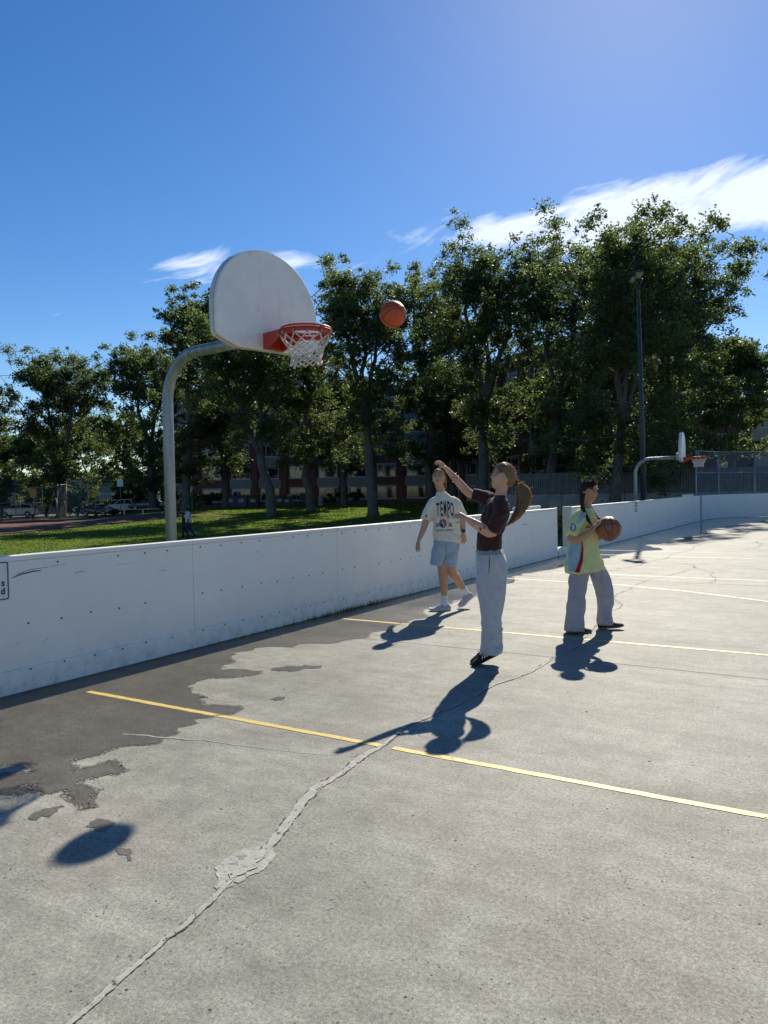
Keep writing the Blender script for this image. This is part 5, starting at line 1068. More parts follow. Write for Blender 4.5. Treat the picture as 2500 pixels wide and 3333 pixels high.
def head_parts(root, HM, sc, eye_c, brow_mat, lip_mat, hair, hairmask, thick, eye_y=0.0, teeth=True, look=(0, 0)):
    """eyes, brows, lips and hair cap as children; HM places the head"""
    T = lambda p: HM @ (Vector(p)*sc)
    for s in (-1, 1):
        V, F = [], []
        for j in range(7):
            for i in range(10):
                th, ph = math.pi*j/6, 2*math.pi*i/10; V.append(T((s*0.0300+0.0135*math.sin(th)*math.cos(ph), -0.0665-0.0100*math.sin(th)*math.sin(ph)*1.0, 0.0105+0.0070*math.cos(th))))
        F = [(j*10+i, j*10+(i+1) % 10, (j+1)*10+(i+1) % 10, (j+1)*10+i) for j in range(6) for i in range(10)]
        ey = link('eye', mesh_of('eye', V, F, EYEW, True), root)
        V = [T((s*0.0300+look[0]+0.0062*math.cos(a), -0.0772, 0.0105+look[1]+0.0062*math.sin(a))) for a in [2*math.pi*i/10 for i in range(10)]]; link('iris', mesh_of('iris', V, [tuple(range(10))], eye_c), ey)
        b = MB(); b.tube([T((s*0.0165, -0.0735, 0.0135)), T((s*0.030, -0.0785, 0.0185)), T((s*0.045, -0.0700, 0.0125))], 0.0038*sc, 5); b.build('eyelashes', brow_mat, ey, True)
        b = MB(); b.tube([T((s*0.0125, -0.0815, 0.0290)), T((s*0.028, -0.0810, 0.0340)), T((s*0.047, -0.0690, 0.0280))], [0.0034*sc, 0.0036*sc, 0.0016*sc], 6); b.build('eyebrow', brow_mat, root, True)
    b = MB(); b.tube([T((-0.021, -0.0740, -0.0560)), T((-0.010, -0.0808, -0.0520)), T((0, -0.0820, -0.0530)), T((0.010, -0.0808, -0.0520)), T((0.021, -0.0740, -0.0560))], [0.0015, 0.0036, 0.0034, 0.0036, 0.0015], 6)
    b.tube([T((-0.021, -0.0740, -0.0575)), T((-0.010, -0.0800, -0.0635)), T((0, -0.0808, -0.0645)), T((0.010, -0.0800, -0.0635)), T((0.021, -0.0740, -0.0575))], [0.0015, 0.0038, 0.0042, 0.0038, 0.0015], 6); b.build('lips', lip_mat, root, True)
    if teeth: b = MB(); b.tube([T((-0.013, -0.0770, -0.0575)), T((0, -0.0805, -0.0572)), T((0.013, -0.0770, -0.0575))], 0.0026*sc, 5); b.build('teeth', EYEW, root, True)
    X = HEAD_V; mask = hairmask(X); d = X/np.linalg.norm(X, axis=1)[:, None]; rng = np.random.RandomState(5); rip = 0.0022*np.sin(np.arctan2(X[:, 0], X[:, 2]+0.02)*38)+0.0012*np.sin(np.arctan2(X[:, 0], X[:, 1])*55)
    base = np.where((X[:, 1:2] < -0.05) & (np.abs(X[:, 0:1]) < 0.05), X, X); H_ = base+d*((thick+rip)*mask-0.010*(1-mask))[:, None]
    return link('hair', mesh_of('hair', [T(p) for p in H_], HEAD_F, hair, True), root)
def ears(so, HM, sc):
    for s in (-1, 1):
        V, F = [], []
        for j in range(9):
            for i in range(12):
                th, ph = math.pi*j/8, 2*math.pi*i/12; V.append(HM @ (Vector((s*0.075+s*0.009*math.sin(th)*math.cos(ph)*1.0, 0.012+0.017*math.sin(th)*math.sin(ph)+0.006*math.cos(th), -0.004+0.031*math.cos(th)))*sc))
        so.add((V, [(j*12+i, j*12+(i+1) % 12, (j+1)*12+(i+1) % 12, (j+1)*12+i) for j in range(8) for i in range(12)]))
def sm(a, b, x): t = np.clip((x-a)/(b-a), 0, 1); return t*t*(3-2*t)
def hm(center, yaw, pitch, roll=0.0):
    """yaw turns the face from the camera (-y) about z, pitch > 0 looks up"""
    return Matrix.Translation(center) @ Matrix.Rotation(yaw, 4, 'Z') @ Matrix.Rotation(roll, 4, 'Y') @ Matrix.Rotation(-pitch, 4, 'X')
EYEW = pm('eye_white', (0.50, 0.48, 0.46), 0.3, var=0.03); BROWN_EYE = pm('iris_brown', (0.05, 0.03, 0.02), 0.25); BLUE_EYE = pm('iris_blue', (0.10, 0.16, 0.20), 0.25)
SK1 = skin_mat('fair_skin', (0.66, 0.36, 0.23)); SK2 = skin_mat('tanned_skin', (0.56, 0.305, 0.185)); SK3 = skin_mat('olive_skin', (0.48, 0.265, 0.16)); SKD = skin_mat('deep_skin', (0.10, 0.055, 0.038))
LIP = pm('lips', (0.44, 0.16, 0.11), 0.4); BROWD = pm('dark_brow', (0.035, 0.022, 0.015), 0.7); BROWL = pm('light_brow', (0.13, 0.080, 0.045), 0.7)
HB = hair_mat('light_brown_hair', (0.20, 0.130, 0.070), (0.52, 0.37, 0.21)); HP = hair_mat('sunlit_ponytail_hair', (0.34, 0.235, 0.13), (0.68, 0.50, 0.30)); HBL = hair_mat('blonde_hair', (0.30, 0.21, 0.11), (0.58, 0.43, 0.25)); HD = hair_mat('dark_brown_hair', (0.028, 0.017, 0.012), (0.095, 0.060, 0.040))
BLK = pm('black_suede', (0.014, 0.013, 0.014), 0.75); WHT = pm('white_leather', (0.70, 0.70, 0.69), 0.5); GUM = pm('gum_rubber', (0.20, 0.11, 0.05), 0.6); LILAC = cloth('lilac_knit', (0.47, 0.45, 0.50), 0.1, 300, 0.1, 0.5); CREAMR = pm('cream_rubber', (0.62, 0.59, 0.49), 0.6)
def person(name, label, loc): return tag(empty(name, (loc[0], loc[1], loc[2] if len(loc) > 2 else 0.0), YAW), label, 'person')

# ---- the shooter: brown cropped top, grey sweatpants, ponytail, right arm raised
p = person('person', 'player in brown cropped top and grey sweatpants with one arm raised after a shot', (-2.68, 5.995))
HMx = hm((0.160, 0.0, 1.592), rad(-78), rad(19)); SCL = 1.03
b = Solid(); b.add(([HMx @ (Vector(v)*SCL) for v in HEAD_V], HEAD_F)); ears(b, HMx, SCL)
b.arm([(0.128, 0.0, 1.36), (0.140, 0.0, 1.45), (0.158, 0.0, 1.53), (0.17, 0, 1.57)], [(0.060, 0.058), (0.050, 0.050), (0.049, 0.047), (0.05, 0.05)])
b.add(rings(rs([(0.045, 0, 0.84, .090, .135), (0.045, 0, 0.95, .090, .13), (0.035, 0, 1.03, .078, .112), (0.050, 0, 1.14, .085, .12), (0.085, 0, 1.27, .092, .14), (0.105, 0, 1.37, .078, .13), (0.125, 0, 1.43, .050, .07)]), 24, 2.0))
for sy in (-1, 1): b.arm([(0.046, sy*0.070, 0.88), (0.030+0.006*sy, sy*0.066, 0.54), (0.055, sy*0.058, 0.17), (0.030, sy*0.055, 0.12)], [(0.085, 0.07), (0.055, 0.052), (0.036, 0.034), (0.035, 0.03)])
b.arm([(0.10, 0.11, 1.390), (0.02, 0.155, 1.430), (-0.098, 0.165, 1.462), (-0.195, 0.145, 1.560), (-0.303, 0.12, 1.680)], [0.052, 0.046, 0.038, 0.035, 0.0215])
for s_ in hand((-0.302, 0.12, 1.680), (-0.62, -0.05, 0.62), (-0.75, -0.25, -0.62), 1, 0.5, 0.98, 0.14, 0.75, (0.55, 0.62, 0.66, 0.70)): b.add(s_)
b.arm([(0.115, -0.11, 1.375), (0.105, -0.165, 1.30), (0.034, -0.205, 1.145), (-0.07, -0.215, 1.195), (-0.172, -0.205, 1.262)], [0.055, 0.053, 0.043, 0.041, 0.0245])
for s_ in hand((-0.170, -0.205, 1.260), (-0.90, 0.10, 0.40), (-0.25, 0.75, -0.55), 1, 0.45, 0.95, 0.12, 0.6, (0.40, 0.5, 0.58, 0.66)): b.add(s_)
body = link('body', b.mesh('body', SK1, 0.0046, 2, 0.4), p)
def hmask1(X): return sm(-0.034, -0.014, X[:, 1]+0.30*np.clip(X[:, 2]-0.02, -0.03, 1)*1.0-0.0)*sm(-0.075, -0.045, X[:, 2]+X[:, 1]*0.6)*np.where(X[:, 2] > 0.055, 1, 1)*np.maximum(sm(0.0, 0.02, X[:, 1]-0.008), sm(-0.01, 0.03, X[:, 2]-0.0))
def hmask1(X):
    hairline = sm(0.040, 0.066, X[:, 2]+0.10*np.abs(X[:, 0])+0.25*np.clip(X[:, 1]+0.06, -1, 0.2)) * 1.0      # forehead to crown
    side = sm(-0.012, 0.012, X[:, 1]+0.8*X[:, 2]-0.004)*sm(-0.030, 0.0, X[:, 2]+0.6*np.clip(X[:, 1]-0.015, 0, 1)) ; back = sm(0.012, 0.030, X[:, 1])*sm(-0.075, 0.02, X[:, 2]+0.3*X[:, 1])
    return np.clip(np.maximum(np.maximum(hairline, side), back), 0, 1)
hr = head_parts(p, HMx, SCL, BLUE_EYE, BROWL, LIP, HB, hmask1, 0.019, look=(0, 0.002))
rng = np.random.RandomState(2); cur = np.array([(0.270, 0, 1.550), (0.296, 0.0, 1.530), (0.330, 0, 1.470), (0.338, 0, 1.390), (0.302, 0, 1.300), (0.250, 0, 1.235), (0.195, 0, 1.192)]); rd = np.array([0.024, 0.026, 0.052, 0.062, 0.062, 0.050, 0.026])
b = Solid(); b.arm([tuple(c) for c in cur], [(r*0.62*k, r*0.55*k) for r, k in zip(rd, (1, 1, 1, 1, 0.95, 0.7, 0.2))]); me = b.mesh('ponytail', HP, 0.008, 2); folds(me, 0.005, 4, (60, 60, 22)); pt = link('ponytail', me, p)
def curve_at(t):
    t *= len(cur)-1; i = min(int(t), len(cur)-2); f = t-i; f2 = f*f*(3-2*f)*0.3+f*0.7; return cur[i]*(1-f)+cur[i+1]*f, rd[i]*(1-f)+rd[i+1]*f
st = []
for i in range(520):
    a = rng.uniform(0, 6.28); q = rng.uniform(0.60, 1.18); end = rng.uniform(0.72, 1.06); pts = []
    for t in np.linspace(0.10, min(1, end), 9):
        c, r = curve_at(t); r = max(r, 0.012); w = q*r*(1+0.22*t*rng.rand()); pts.append((c[0]+math.cos(a)*w*0.95+rng.normal()*0.002, c[1]+math.sin(a)*w*0.8, c[2]+math.cos(a)*w*0.55+rng.normal()*0.002))
    st.append(pts)
for i in range(26):
    a = rng.uniform(-0.5, 0.9); c, r = curve_at(rng.uniform(0.05, 0.6)); d = np.array([rng.uniform(0.2, 1), rng.normal()*0.5, rng.uniform(-0.6, 0.9)])*rng.uniform(0.02, 0.07); p0 = c+np.array([r*0.8, 0, r*0.5]); st.append([tuple(p0), tuple(p0+d*0.5+rng.normal(size=3)*0.006), tuple(p0+d)])
strands('ponytail_strands', pt, HP, st, 0.0015)
st = []
for i in range(520):       # combed strands and flyaways over the cap
    th = rng.uniform(-1.0, 1.0); t0 = rng.uniform(0.25, 1.2); pts = []
    for k in np.linspace(0, 1, 6):
        el_ = (1.25-t0)*(1-k)+0.0*k; y = -0.075+(0.185)*k**0.9; lim = math.sqrt(max(0.02, 1-((y-0.0)/0.115)**2)); ang = th*(1-0.75*k)*1.35; x = 0.089*lim*math.sin(ang); z = 0.128*lim*math.cos(ang)*(1-0.55*k**2)-0.005; pts.append(HMx @ Vector((x*SCL, y*SCL, z*SCL)))
    st.append([v+Vector(rng.normal(size=3)*0.0012) for v in pts[rng.randint(0, 2):]])
for i in range(45):
    d = rng.normal(size=3); d[1] = abs(d[1])*0.8; d[2] = abs(d[2])*0.7-0.1; d /= np.linalg.norm(d); p0 = d*np.array([0.088, 0.108, 0.126]); o = HMx @ Vector(p0*SCL); e = HMx @ Vector((p0+d*rng.uniform(0.008, 0.035)+rng.normal(size=3)*0.012)*SCL); st.append([o, (o+e)/2+Vector(rng.normal(size=3)*0.004), e])
strands('hair_strands', hr, HB, st, 0.0013)
b = MB(); b.tube([(0.276+0.024*math.cos(a)*0.5, 0.028*math.sin(a), 1.548+0.024*math.cos(a)) for a in np.linspace(0, 6.3, 14)], 0.006, 6); b.build('hair_tie', BLK, p, True)
b = Solid(); b.add(rings(rs([(0.032, 0, 0.982, .104, .148, 0, 0), (0.034, 0, 1.03, .106, .146), (0.044, 0, 1.12, .104, .142), (0.072, 0, 1.20, .109, .148), (0.085, 0, 1.29, .112, .160), (0.098, 0, 1.36, .098, .158), (0.112, 0, 1.405, .076, .128), (0.132, 0, 1.435, .050, .075), (0.137, 0, 1.452, .046, .054)]), 28, 2.2))
b.arm([(0.105, 0.10, 1.375), (0.040, 0.150, 1.420), (-0.03, 0.165, 1.446), (-0.086, 0.166, 1.462)], [0.072, 0.068, 0.060, 0.053])
b.arm([(0.120, -0.10, 1.365), (0.112, -0.165, 1.295), (0.065, -0.198, 1.205), (0.030, -0.206, 1.150)], [0.078, 0.073, 0.066, 0.058])
TOP = cloth('brown_ribbed_knit', (0.050, 0.022, 0.018), 0.18, 300, 0.15, 0.5); me = b.mesh('sweater', TOP, 0.0075, 3); folds(me, 0.005, 12, (18, 14, 16)); creases(me, 40, 7, 0.0075, 0.013, 0.09, [(0.6, 0, -0.8), (1, 0, 0.1), (-0.6, 0, -0.7), (0.2, 0, -1)]); link('sweater', me, p)
pr = [(0.040, 0.990, .100, .150), (0.044, 0.935, .116, .168), (0.047, 0.876, .126, .172)]; leg = [(0.044, 0.805, .126), (0.036, 0.716, .124), (0.031, 0.627, .114), (0.033, 0.538, .099), (0.035, 0.449, .090), (0.037, 0.360, .084), (0.038, 0.271, .081), (0.036, 0.200, .086), (0.030, 0.118, .094)]
GREY = cloth('heather_grey_fleece', (0.47, 0.475, 0.49), 0.10, 260, 0.35, 0.4, 0.55); b = Solid(); b.add(rings(rs([(a, 0, z, r, w) for a, z, r, w in pr]+[(0.044, 0, 0.80, 0.122, 0.165)]), 28, 2.3))
for sy, dx in ((-1, 0.0), (1, 0.014)): b.add(rings(rs([(0.046+dx, sy*0.080, 0.90, .110, .085)]+[(a+dx, sy*(0.078-0.020*(0.8-z)), z, r, min(r*0.92, 0.088)) for a, z, r in leg]), 24, 2.2))
me = b.mesh('sweatpants', GREY, 0.008, 3); creases(me, 26, 3, 0.009, 0.019, 0.18, [(0.1, 0, -1), (-0.3, 0, -1), (0.5, 0, -0.8)]); creases(me, 16, 4, 0.010, 0.016, 0.09, [(1, 0, -0.3), (0.8, 0, 0.5)], (0.1, 0.36)); folds(me, 0.006, 7, (15, 11, 8), lambda P: 0.35+0.9*sm(0.45, 0.10, P[:, 2])+0.5*sm(0.15, 0.0, np.abs(P[:, 2]-0.60))); pants = link('sweatpants', me, p); tr = bvh(me)
def decal(name, V, F, mat, parent, tree_, off=0.003, axis=(0, 1, 0), sub=0):
    m_ = mesh_of(name, V, F, mat)
    if sub: subdivide(m_, sub, 0.012)
    return link(name, project(m_, tree_, axis, -1.0, off), parent)
decal('pocket_slit', *loft_patch([(0.008, 0.945), (0.010, 0.89), (0.004, 0.80)], [(0.013, 0.945), (0.016, 0.885), (0.007, 0.80)], 10, 2), BLK, pants, tr)
decal('waistband', *loft_patch([(-0.056, 0.990), (-0.066, 0.950)], [(0.138, 1.000), (0.146, 0.958)], 5, 24), cloth('rib_band', (0.27, 0.275, 0.29), 0.1, 120, 0.3, 0.9, 0.5), pants, tr, 0.006)
b = MB(); b.tube([(-0.068, -0.03, 0.975), (-0.095, -0.05, 0.985), (-0.100, -0.05, 0.965), (-0.072, -0.04, 0.962), (-0.088, -0.05, 0.93), (-0.082, -0.05, 0.895)], 0.0045, 6); b.tube([(-0.070, -0.03, 0.970), (-0.076, -0.05, 0.94), (-0.092, -0.05, 0.905)], 0.004, 6); b.build('drawstring', WHT, pants, True)
for sy, dx in ((-1, 0.0), (1, 0.012)): shoe(p, (0.088+dx*0.3, sy*0.052, 0.098), (-0.125+dx*0.3, sy*0.052, 0.000), (-0.42, 0, 0.90), 1.0, BLK, BLK, WHT, BLK, 0.245, 0.016)
for c, ax, r in (((-0.228, 0.137, 1.597), (-0.72, -0.17, 0.67), 0.036), ((-0.250, 0.131, 1.621), (-0.72, -0.17, 0.67), 0.033), ((-0.130, -0.212, 1.234), (-0.82, 0.05, 0.55), 0.033), ((-0.112, -0.213, 1.222), (-0.82, 0.05, 0.55), 0.035)):
    ax = Vector(ax).normalized(); u = ax.orthogonal().normalized(); w = ax.cross(u); b = MB(); b.tube([Vector(c)+u*(r*math.cos(a))+w*(r*math.sin(a)) for a in np.linspace(0, 6.283, 20)], 0.0022, 5); b.build('bracelet', pm('gold', (0.55, 0.38, 0.16), 0.3, metal=0.9), p, True)
e = HMx @ (Vector((-0.075, 0.010, -0.040))*SCL); b = MB(); b.tube([e+Vector((0.010*math.sin(a), 0, -0.010+0.010*math.cos(a))) for a in np.linspace(0, 6.283, 12)], 0.0018, 5); b.build('earring', pm('gold2', (0.6, 0.45, 0.2), 0.3, metal=0.9), p, True)
trb = bvh(body.data); M0 = Matrix.Rotation(rad(-22), 3, 'Y')
for nm, (x0, x1, z0, z1), mt in (('flag_print', (-0.024, 0.020, -0.014, 0.014), WHT), ('flag_print', (-0.026, -0.010, -0.015, 0.015), RED), ('flag_print', (0.010, 0.022, -0.015, 0.015), RED), ('flag_print', (-0.007, 0.007, -0.008, 0.008), RED)):
    V, F = loft_patch([(x0, z1), (x0, z0)], [(x1, z1), (x1, z0)], 3, 4); V = [Vector((-0.052, 0, 1.183))+M0 @ Vector(v) for v in V]; decal(nm, V, F, mt, body, trb, 0.0012 if mt == WHT else 0.0022)

# ---- player in the cream T-shirt, walking, looking up
p = person('person', 'player in cream printed T-shirt and denim shorts looking up behind the shooter', (-4.345, 8.482))
HMx = hm((-0.052, -0.01, 1.648), rad(-14), rad(18), rad(-3)); SCL = 0.97
b = Solid(); b.add(([HMx @ (Vector(v)*SCL) for v in HEAD_V], HEAD_F)); ears(b, HMx, SCL)
b.arm([(-0.012, 0.02, 1.36), (-0.022, 0.018, 1.47), (-0.042, 0.012, 1.56), (-0.05, 0.01, 1.61)], [(0.066, 0.060), (0.053, 0.052), (0.051, 0.050), (0.05, 0.05)])
b.add(rings(rs([(0.03, 0, 0.80, .145, .10), (0.034, 0, 0.90, .135, .095), (0.03, 0, 1.05, .120, .085), (0.02, 0, 1.22, .122, .080), (0.012, 0, 1.34, .115, .066), (-0.005, 0.01, 1.41, .07, .05)]), 24, 2.0))
b.arm([(-0.08, 0, 1.355), (-0.142, 0.0, 1.305), (-0.215, 0.0, 1.14), (-0.250, -0.015, 1.03), (-0.318, -0.05, 0.882)], [0.040, 0.043, 0.044, 0.039, 0.0240])
for s_ in hand((-0.317, -0.05, 0.884), (-0.18, -0.15, -0.95), (0.75, 0.5, -0.1), -1, 0.28, 1.0, 0.10, 0.3): b.add(s_)
b.arm([(0.10, 0, 1.355), (0.166, 0.0, 1.305), (0.222, 0.02, 1.17), (0.236, 0.015, 1.09), (0.243, -0.01, 0.965)], [0.040, 0.043, 0.044, 0.039, 0.0245])
for s_ in hand((0.243, -0.01, 0.967), (0.05, -0.12, -0.98), (-0.45, 0.85, 0.0), -1, 0.22, 1.0, 0.12, 0.25): b.add(s_)
LK = [(-0.050, 0.0, 0.84), (-0.028, -0.03, 0.535), (-0.016, -0.01, 0.39), (-0.008, 0.01, 0.16), (-0.008, 0.01, 0.09)]; RK = [(0.100, 0.0, 0.84), (0.082, -0.02, 0.53), (0.150, 0.09, 0.40), (0.258, 0.19, 0.235), (0.290, 0.22, 0.17)]
for pts in (LK, RK): b.arm(pts, [(0.085, 0.085), (0.060, 0.060), (0.057, 0.060), (0.037, 0.038), (0.038, 0.036)])
body = link('body', b.mesh('body', SK2, 0.005, 2, 0.4), p)
def hmask2(X):
    hl = sm(0.056, 0.070, X[:, 2]+0.20*np.clip(X[:, 1]+0.05, -1, 0.3)-0.20*np.abs(X[:, 0])*0); side = sm(-0.030, -0.002, X[:, 1])*sm(0.0, 0.03, X[:, 2]+1.2*np.clip(X[:, 1]-0.01, 0, 1)); back = sm(0.012, 0.03, X[:, 1])*sm(-0.09, -0.06, X[:, 2]); return np.clip(np.maximum(np.maximum(hl, side), back), 0, 1)
hr = head_parts(p, HMx, SCL, BLUE_EYE, BROWL, LIP, HBL, hmask2, 0.011, look=(-0.001, 0.002))
rng = np.random.RandomState(8); st = []
for i in range(16):
    s = 1; o = HMx @ Vector((s*rng.uniform(0.072, 0.084), rng.uniform(-0.02, 0.04), rng.uniform(-0.02, 0.05))); L = rng.uniform(0.08, 0.17); st.append([o, o+Vector((s*0.010, 0, -L*0.5)), o+Vector((s*rng.uniform(-0.012, 0.018), rng.normal()*0.01, -L))])
for i in range(120):
    th = rng.uniform(-1.1, 1.1); pts = []
    for k in np.linspace(0, 1, 5):
        y = -0.070+0.15*k; lim = math.sqrt(max(0.02, 1-(y/0.110)**2)); pts.append(HMx @ Vector((0.086*lim*math.sin(th), y, 0.125*lim*math.cos(th))))
    st.append(pts)
strands('hair_strands', hr, HBL, st, 0.0016)
b = Solid(); b.add(rings(rs([(0.036, 0, 0.868, .172, .125, -0.16), (0.038, 0, 0.95, .173, .125, -0.08), (0.038, 0, 1.08, .168, .122), (0.034, 0, 1.22, .164, .125), (0.024, 0.0, 1.32, .156, .112), (0.012, 0.005, 1.385, .128, .088), (-0.004, 0.012, 1.435, .090, .068), (-0.016, 0.015, 1.468, .064, .058)]), 30, 2.2))
b.arm([(-0.070, 0, 1.385), (-0.135, 0.0, 1.335), (-0.185, 0.0, 1.23), (-0.218, -0.005, 1.135)], [(0.052, 0.058), (0.060, 0.068), (0.068, 0.076), (0.072, 0.080)]); b.arm([(0.095, 0, 1.385), (0.160, 0.0, 1.335), (0.200, 0.01, 1.24), (0.222, 0.012, 1.14)], [(0.052, 0.058), (0.060, 0.068), (0.068, 0.076), (0.072, 0.080)])
TEE = cloth('cream_cotton', (0.86, 0.79, 0.63), 0.06, 420, 0.15, 0.25, 0, 0.16); me = b.mesh('t_shirt', TEE, 0.0085, 3); folds(me, 0.006, 21, (15, 11, 6)); creases(me, 32, 2, 0.0085, 0.018, 0.17, [(0.1, 0, -1), (-0.3, 0, -1), (0.35, 0, -1), (0.8, 0, -0.5)]); tee = link('t_shirt', me, p); tr = bvh(me)
INK = pm('purple_ink', (0.055, 0.018, 0.045), 0.8); INKR = pm('red_ink', (0.50, 0.05, 0.04), 0.8); INKN = pm('navy_ink', (0.03, 0.04, 0.10), 0.8)
def tee_text(body_, x, z, size, sx=1.0, sz=1.0, arch=0.0, bold=0.0, mat=INK):
    m_ = text_mesh('lettering', body_, size, mat, 0, 1.0, bold); subdivide(m_, 3, 0.012)
    for v in m_.vertices: xx, zz = v.co.x*sx, v.co.y*sz; v.co = (x+xx, 0, z+zz*(1-arch*(xx/0.1)**2)-0.012*arch*(xx/0.1)**2*2)
    link('lettering', project(m_, tr, (0, 1, 0), -1.0, 0.004), tee)
for k, ch in enumerate('TEMPO'): tee_text(ch, -0.076+0.0430*k, 1.252+0.012*math.cos((k-2)*0.6), 0.088, (0.70, 0.72, 0.54, 0.74, 0.64)[k], (2.5, 2.85, 3.05, 2.85, 2.55)[k], 0, 0.0020)
tee_text('20', -0.088, 1.070, 0.058, 0.85, 1.15, 0, 0.001); tee_text('26', 0.068, 1.075, 0.058, 0.85, 1.15, 0, 0.001); tee_text('TORONTO  ONTARIO', -0.005, 1.008, 0.023, 0.95, 1.1, 0, 0.0006)
def disc(x, z, r, n=20, sq=1.0): return [(x, 0, z)]+[(x+r*math.cos(2*math.pi*i/n), 0, z+r*sq*math.sin(2*math.pi*i/n)) for i in range(n)], [(0, i+1, (i+1) % n+1) for i in range(n)]
decal('ball_print', *disc(-0.018, 1.092, 0.046, 22, 1.15), INKN, tee, tr, 0.0035, sub=2)
V, F = loft_patch([(-0.030, 1.142), (-0.012, 1.10), (0.005, 1.06)], [(0.008, 1.142), (0.026, 1.11), (0.024, 1.07)], 8, 5); decal('ball_print', V, F, INKR, tee, tr, 0.0050)
for a, b_ in (((-0.055, 1.125), (0.015, 1.055)), ((-0.062, 1.09), (0.025, 1.10)), ((-0.03, 1.145), (-0.01, 1.045))): decal('ball_print', *loft_patch([a, b_], [(a[0]+0.003, a[1]+0.003), (b_[0]+0.003, b_[1]+0.003)], 8, 1), WHT, tee, tr, 0.0062)
for pts in ([(-0.060, 1.185), (-0.045, 1.150), (-0.020, 1.140)], [(0.052, 1.190), (0.062, 1.165), (0.045, 1.135), (0.030, 1.128)], [(0.030, 1.185), (0.040, 1.150), (0.052, 1.190)]): decal('line_print', *loft_patch(pts, [(x+0.004, z+0.003) for x, z in pts], 10, 1), INK, tee, tr, 0.004)
decal('sleeve_badge', *disc(-0.222, 1.185, 0.016, 14), INKN, tee, tr, 0.004); decal('sleeve_badge', *disc(-0.222, 1.185, 0.008, 10), pm('badge_gold', (0.5, 0.3, 0.1), 0.7), tee, tr, 0.006)
DEN = cloth('light_denim', (0.36, 0.435, 0.51), 0.16, 300, 0.1, 0.5, 0.25); b = Solid(); b.add(rings(rs([(0.030, 0, 0.90, .148, .112), (0.028, 0, 0.82, .162, .122), (0.024, 0, 0.75, .160, .116), (0.022, 0, 0.69, .120, .085)]), 28, 2.3))
b.add(rings(rs([(-0.050, 0, 0.80, .095, .100), (-0.072, -0.01, 0.68, .094, .098), (-0.092, -0.018, 0.572, .088, .094, -0.10)]), 24, 2.4)); b.add(rings(rs([(0.096, 0, 0.80, .090, .100), (0.078, -0.01, 0.68, .088, .098), (0.066, -0.014, 0.552, .084, .092, -0.08)]), 24, 2.4))
me = b.mesh('shorts', DEN, 0.008, 2); folds(me, 0.004, 15, (15, 11, 7)); creases(me, 22, 8, 0.0065, 0.015, 0.10, [(0.2, 0, -1), (-0.4, 0, -1), (1, 0, -0.3)]); sh_ = link('shorts', me, p); tr2 = bvh(me)
decal('fly_seam', *loft_patch([(0.012, 0.86), (0.016, 0.74), (0.004, 0.66), (-0.016, 0.57)], [(0.015, 0.86), (0.020, 0.74), (0.008, 0.66), (-0.011, 0.57)], 14, 1), pm('denim_seam', (0.10, 0.14, 0.22), 0.9), sh_, tr2, 0.003)
for x0, x1, z in ((-0.175, -0.022, 0.590), (-0.008, 0.145, 0.572)): decal('hem_seam', *loft_patch([(x0, z+0.012), (x0, z+0.008)], [(x1, z-0.004), (x1, z-0.008)], 1, 22), pm('denim_seam2', (0.42, 0.48, 0.56), 0.9), sh_, tr2, 0.003)
SOCK = cloth('white_sock', (0.72, 0.72, 0.74), 0.05, 200, 0.2, 0.6)
b = Solid(); b.arm([(-0.009, 0.008, 0.195), (-0.009, 0.01, 0.12), (-0.008, 0.012, 0.06)], [(0.043, 0.044), (0.043, 0.044), (0.046, 0.044)]); link('sock', b.mesh('sock', SOCK, 0.007, 2), p)
b = Solid(); b.arm([(0.240, 0.172, 0.262), (0.272, 0.20, 0.205), (0.302, 0.226, 0.15)], [(0.043, 0.044), (0.043, 0.044), (0.045, 0.044)]); link('sock', b.mesh('sock', SOCK, 0.007, 2), p)
shoe(p, (0.062, 0.025, 0.004), (-0.20, -0.02, 0.004), (0.02, 0, 1), 1.12, LILAC, CREAMR, None, WHT, 0.265, 0.030)
shoe(p, (0.368, 0.25, 0.135), (0.185, 0.12, 0.008), (-0.42, -0.25, 0.86), 1.12, LILAC, CREAMR, None, WHT, 0.255, 0.028)
b = MB(); b.tube([(0.242+0.028*math.cos(a), -0.004+0.027*math.sin(a), 0.992+0.004*math.sin(a)) for a in np.linspace(0, 6.283, 18)], 0.006, 6); wb = b.build('watch_strap', INKN, p, True); b = MB(); b.box((0.242, -0.034, 0.992), (0.034, 0.010, 0.038)); b.build('watch_face', MT['black'], wb, bevel=0.003)
b = MB(); b.tube([(-0.020+0.062*math.cos(a), 0.010+0.058*math.sin(a)-0.004, 1.470-0.006*math.sin(a)+0.010*math.cos(a)*0.3) for a in np.linspace(0, 6.283, 26)], 0.007, 6); b.build('collar', TEE, tee, True)

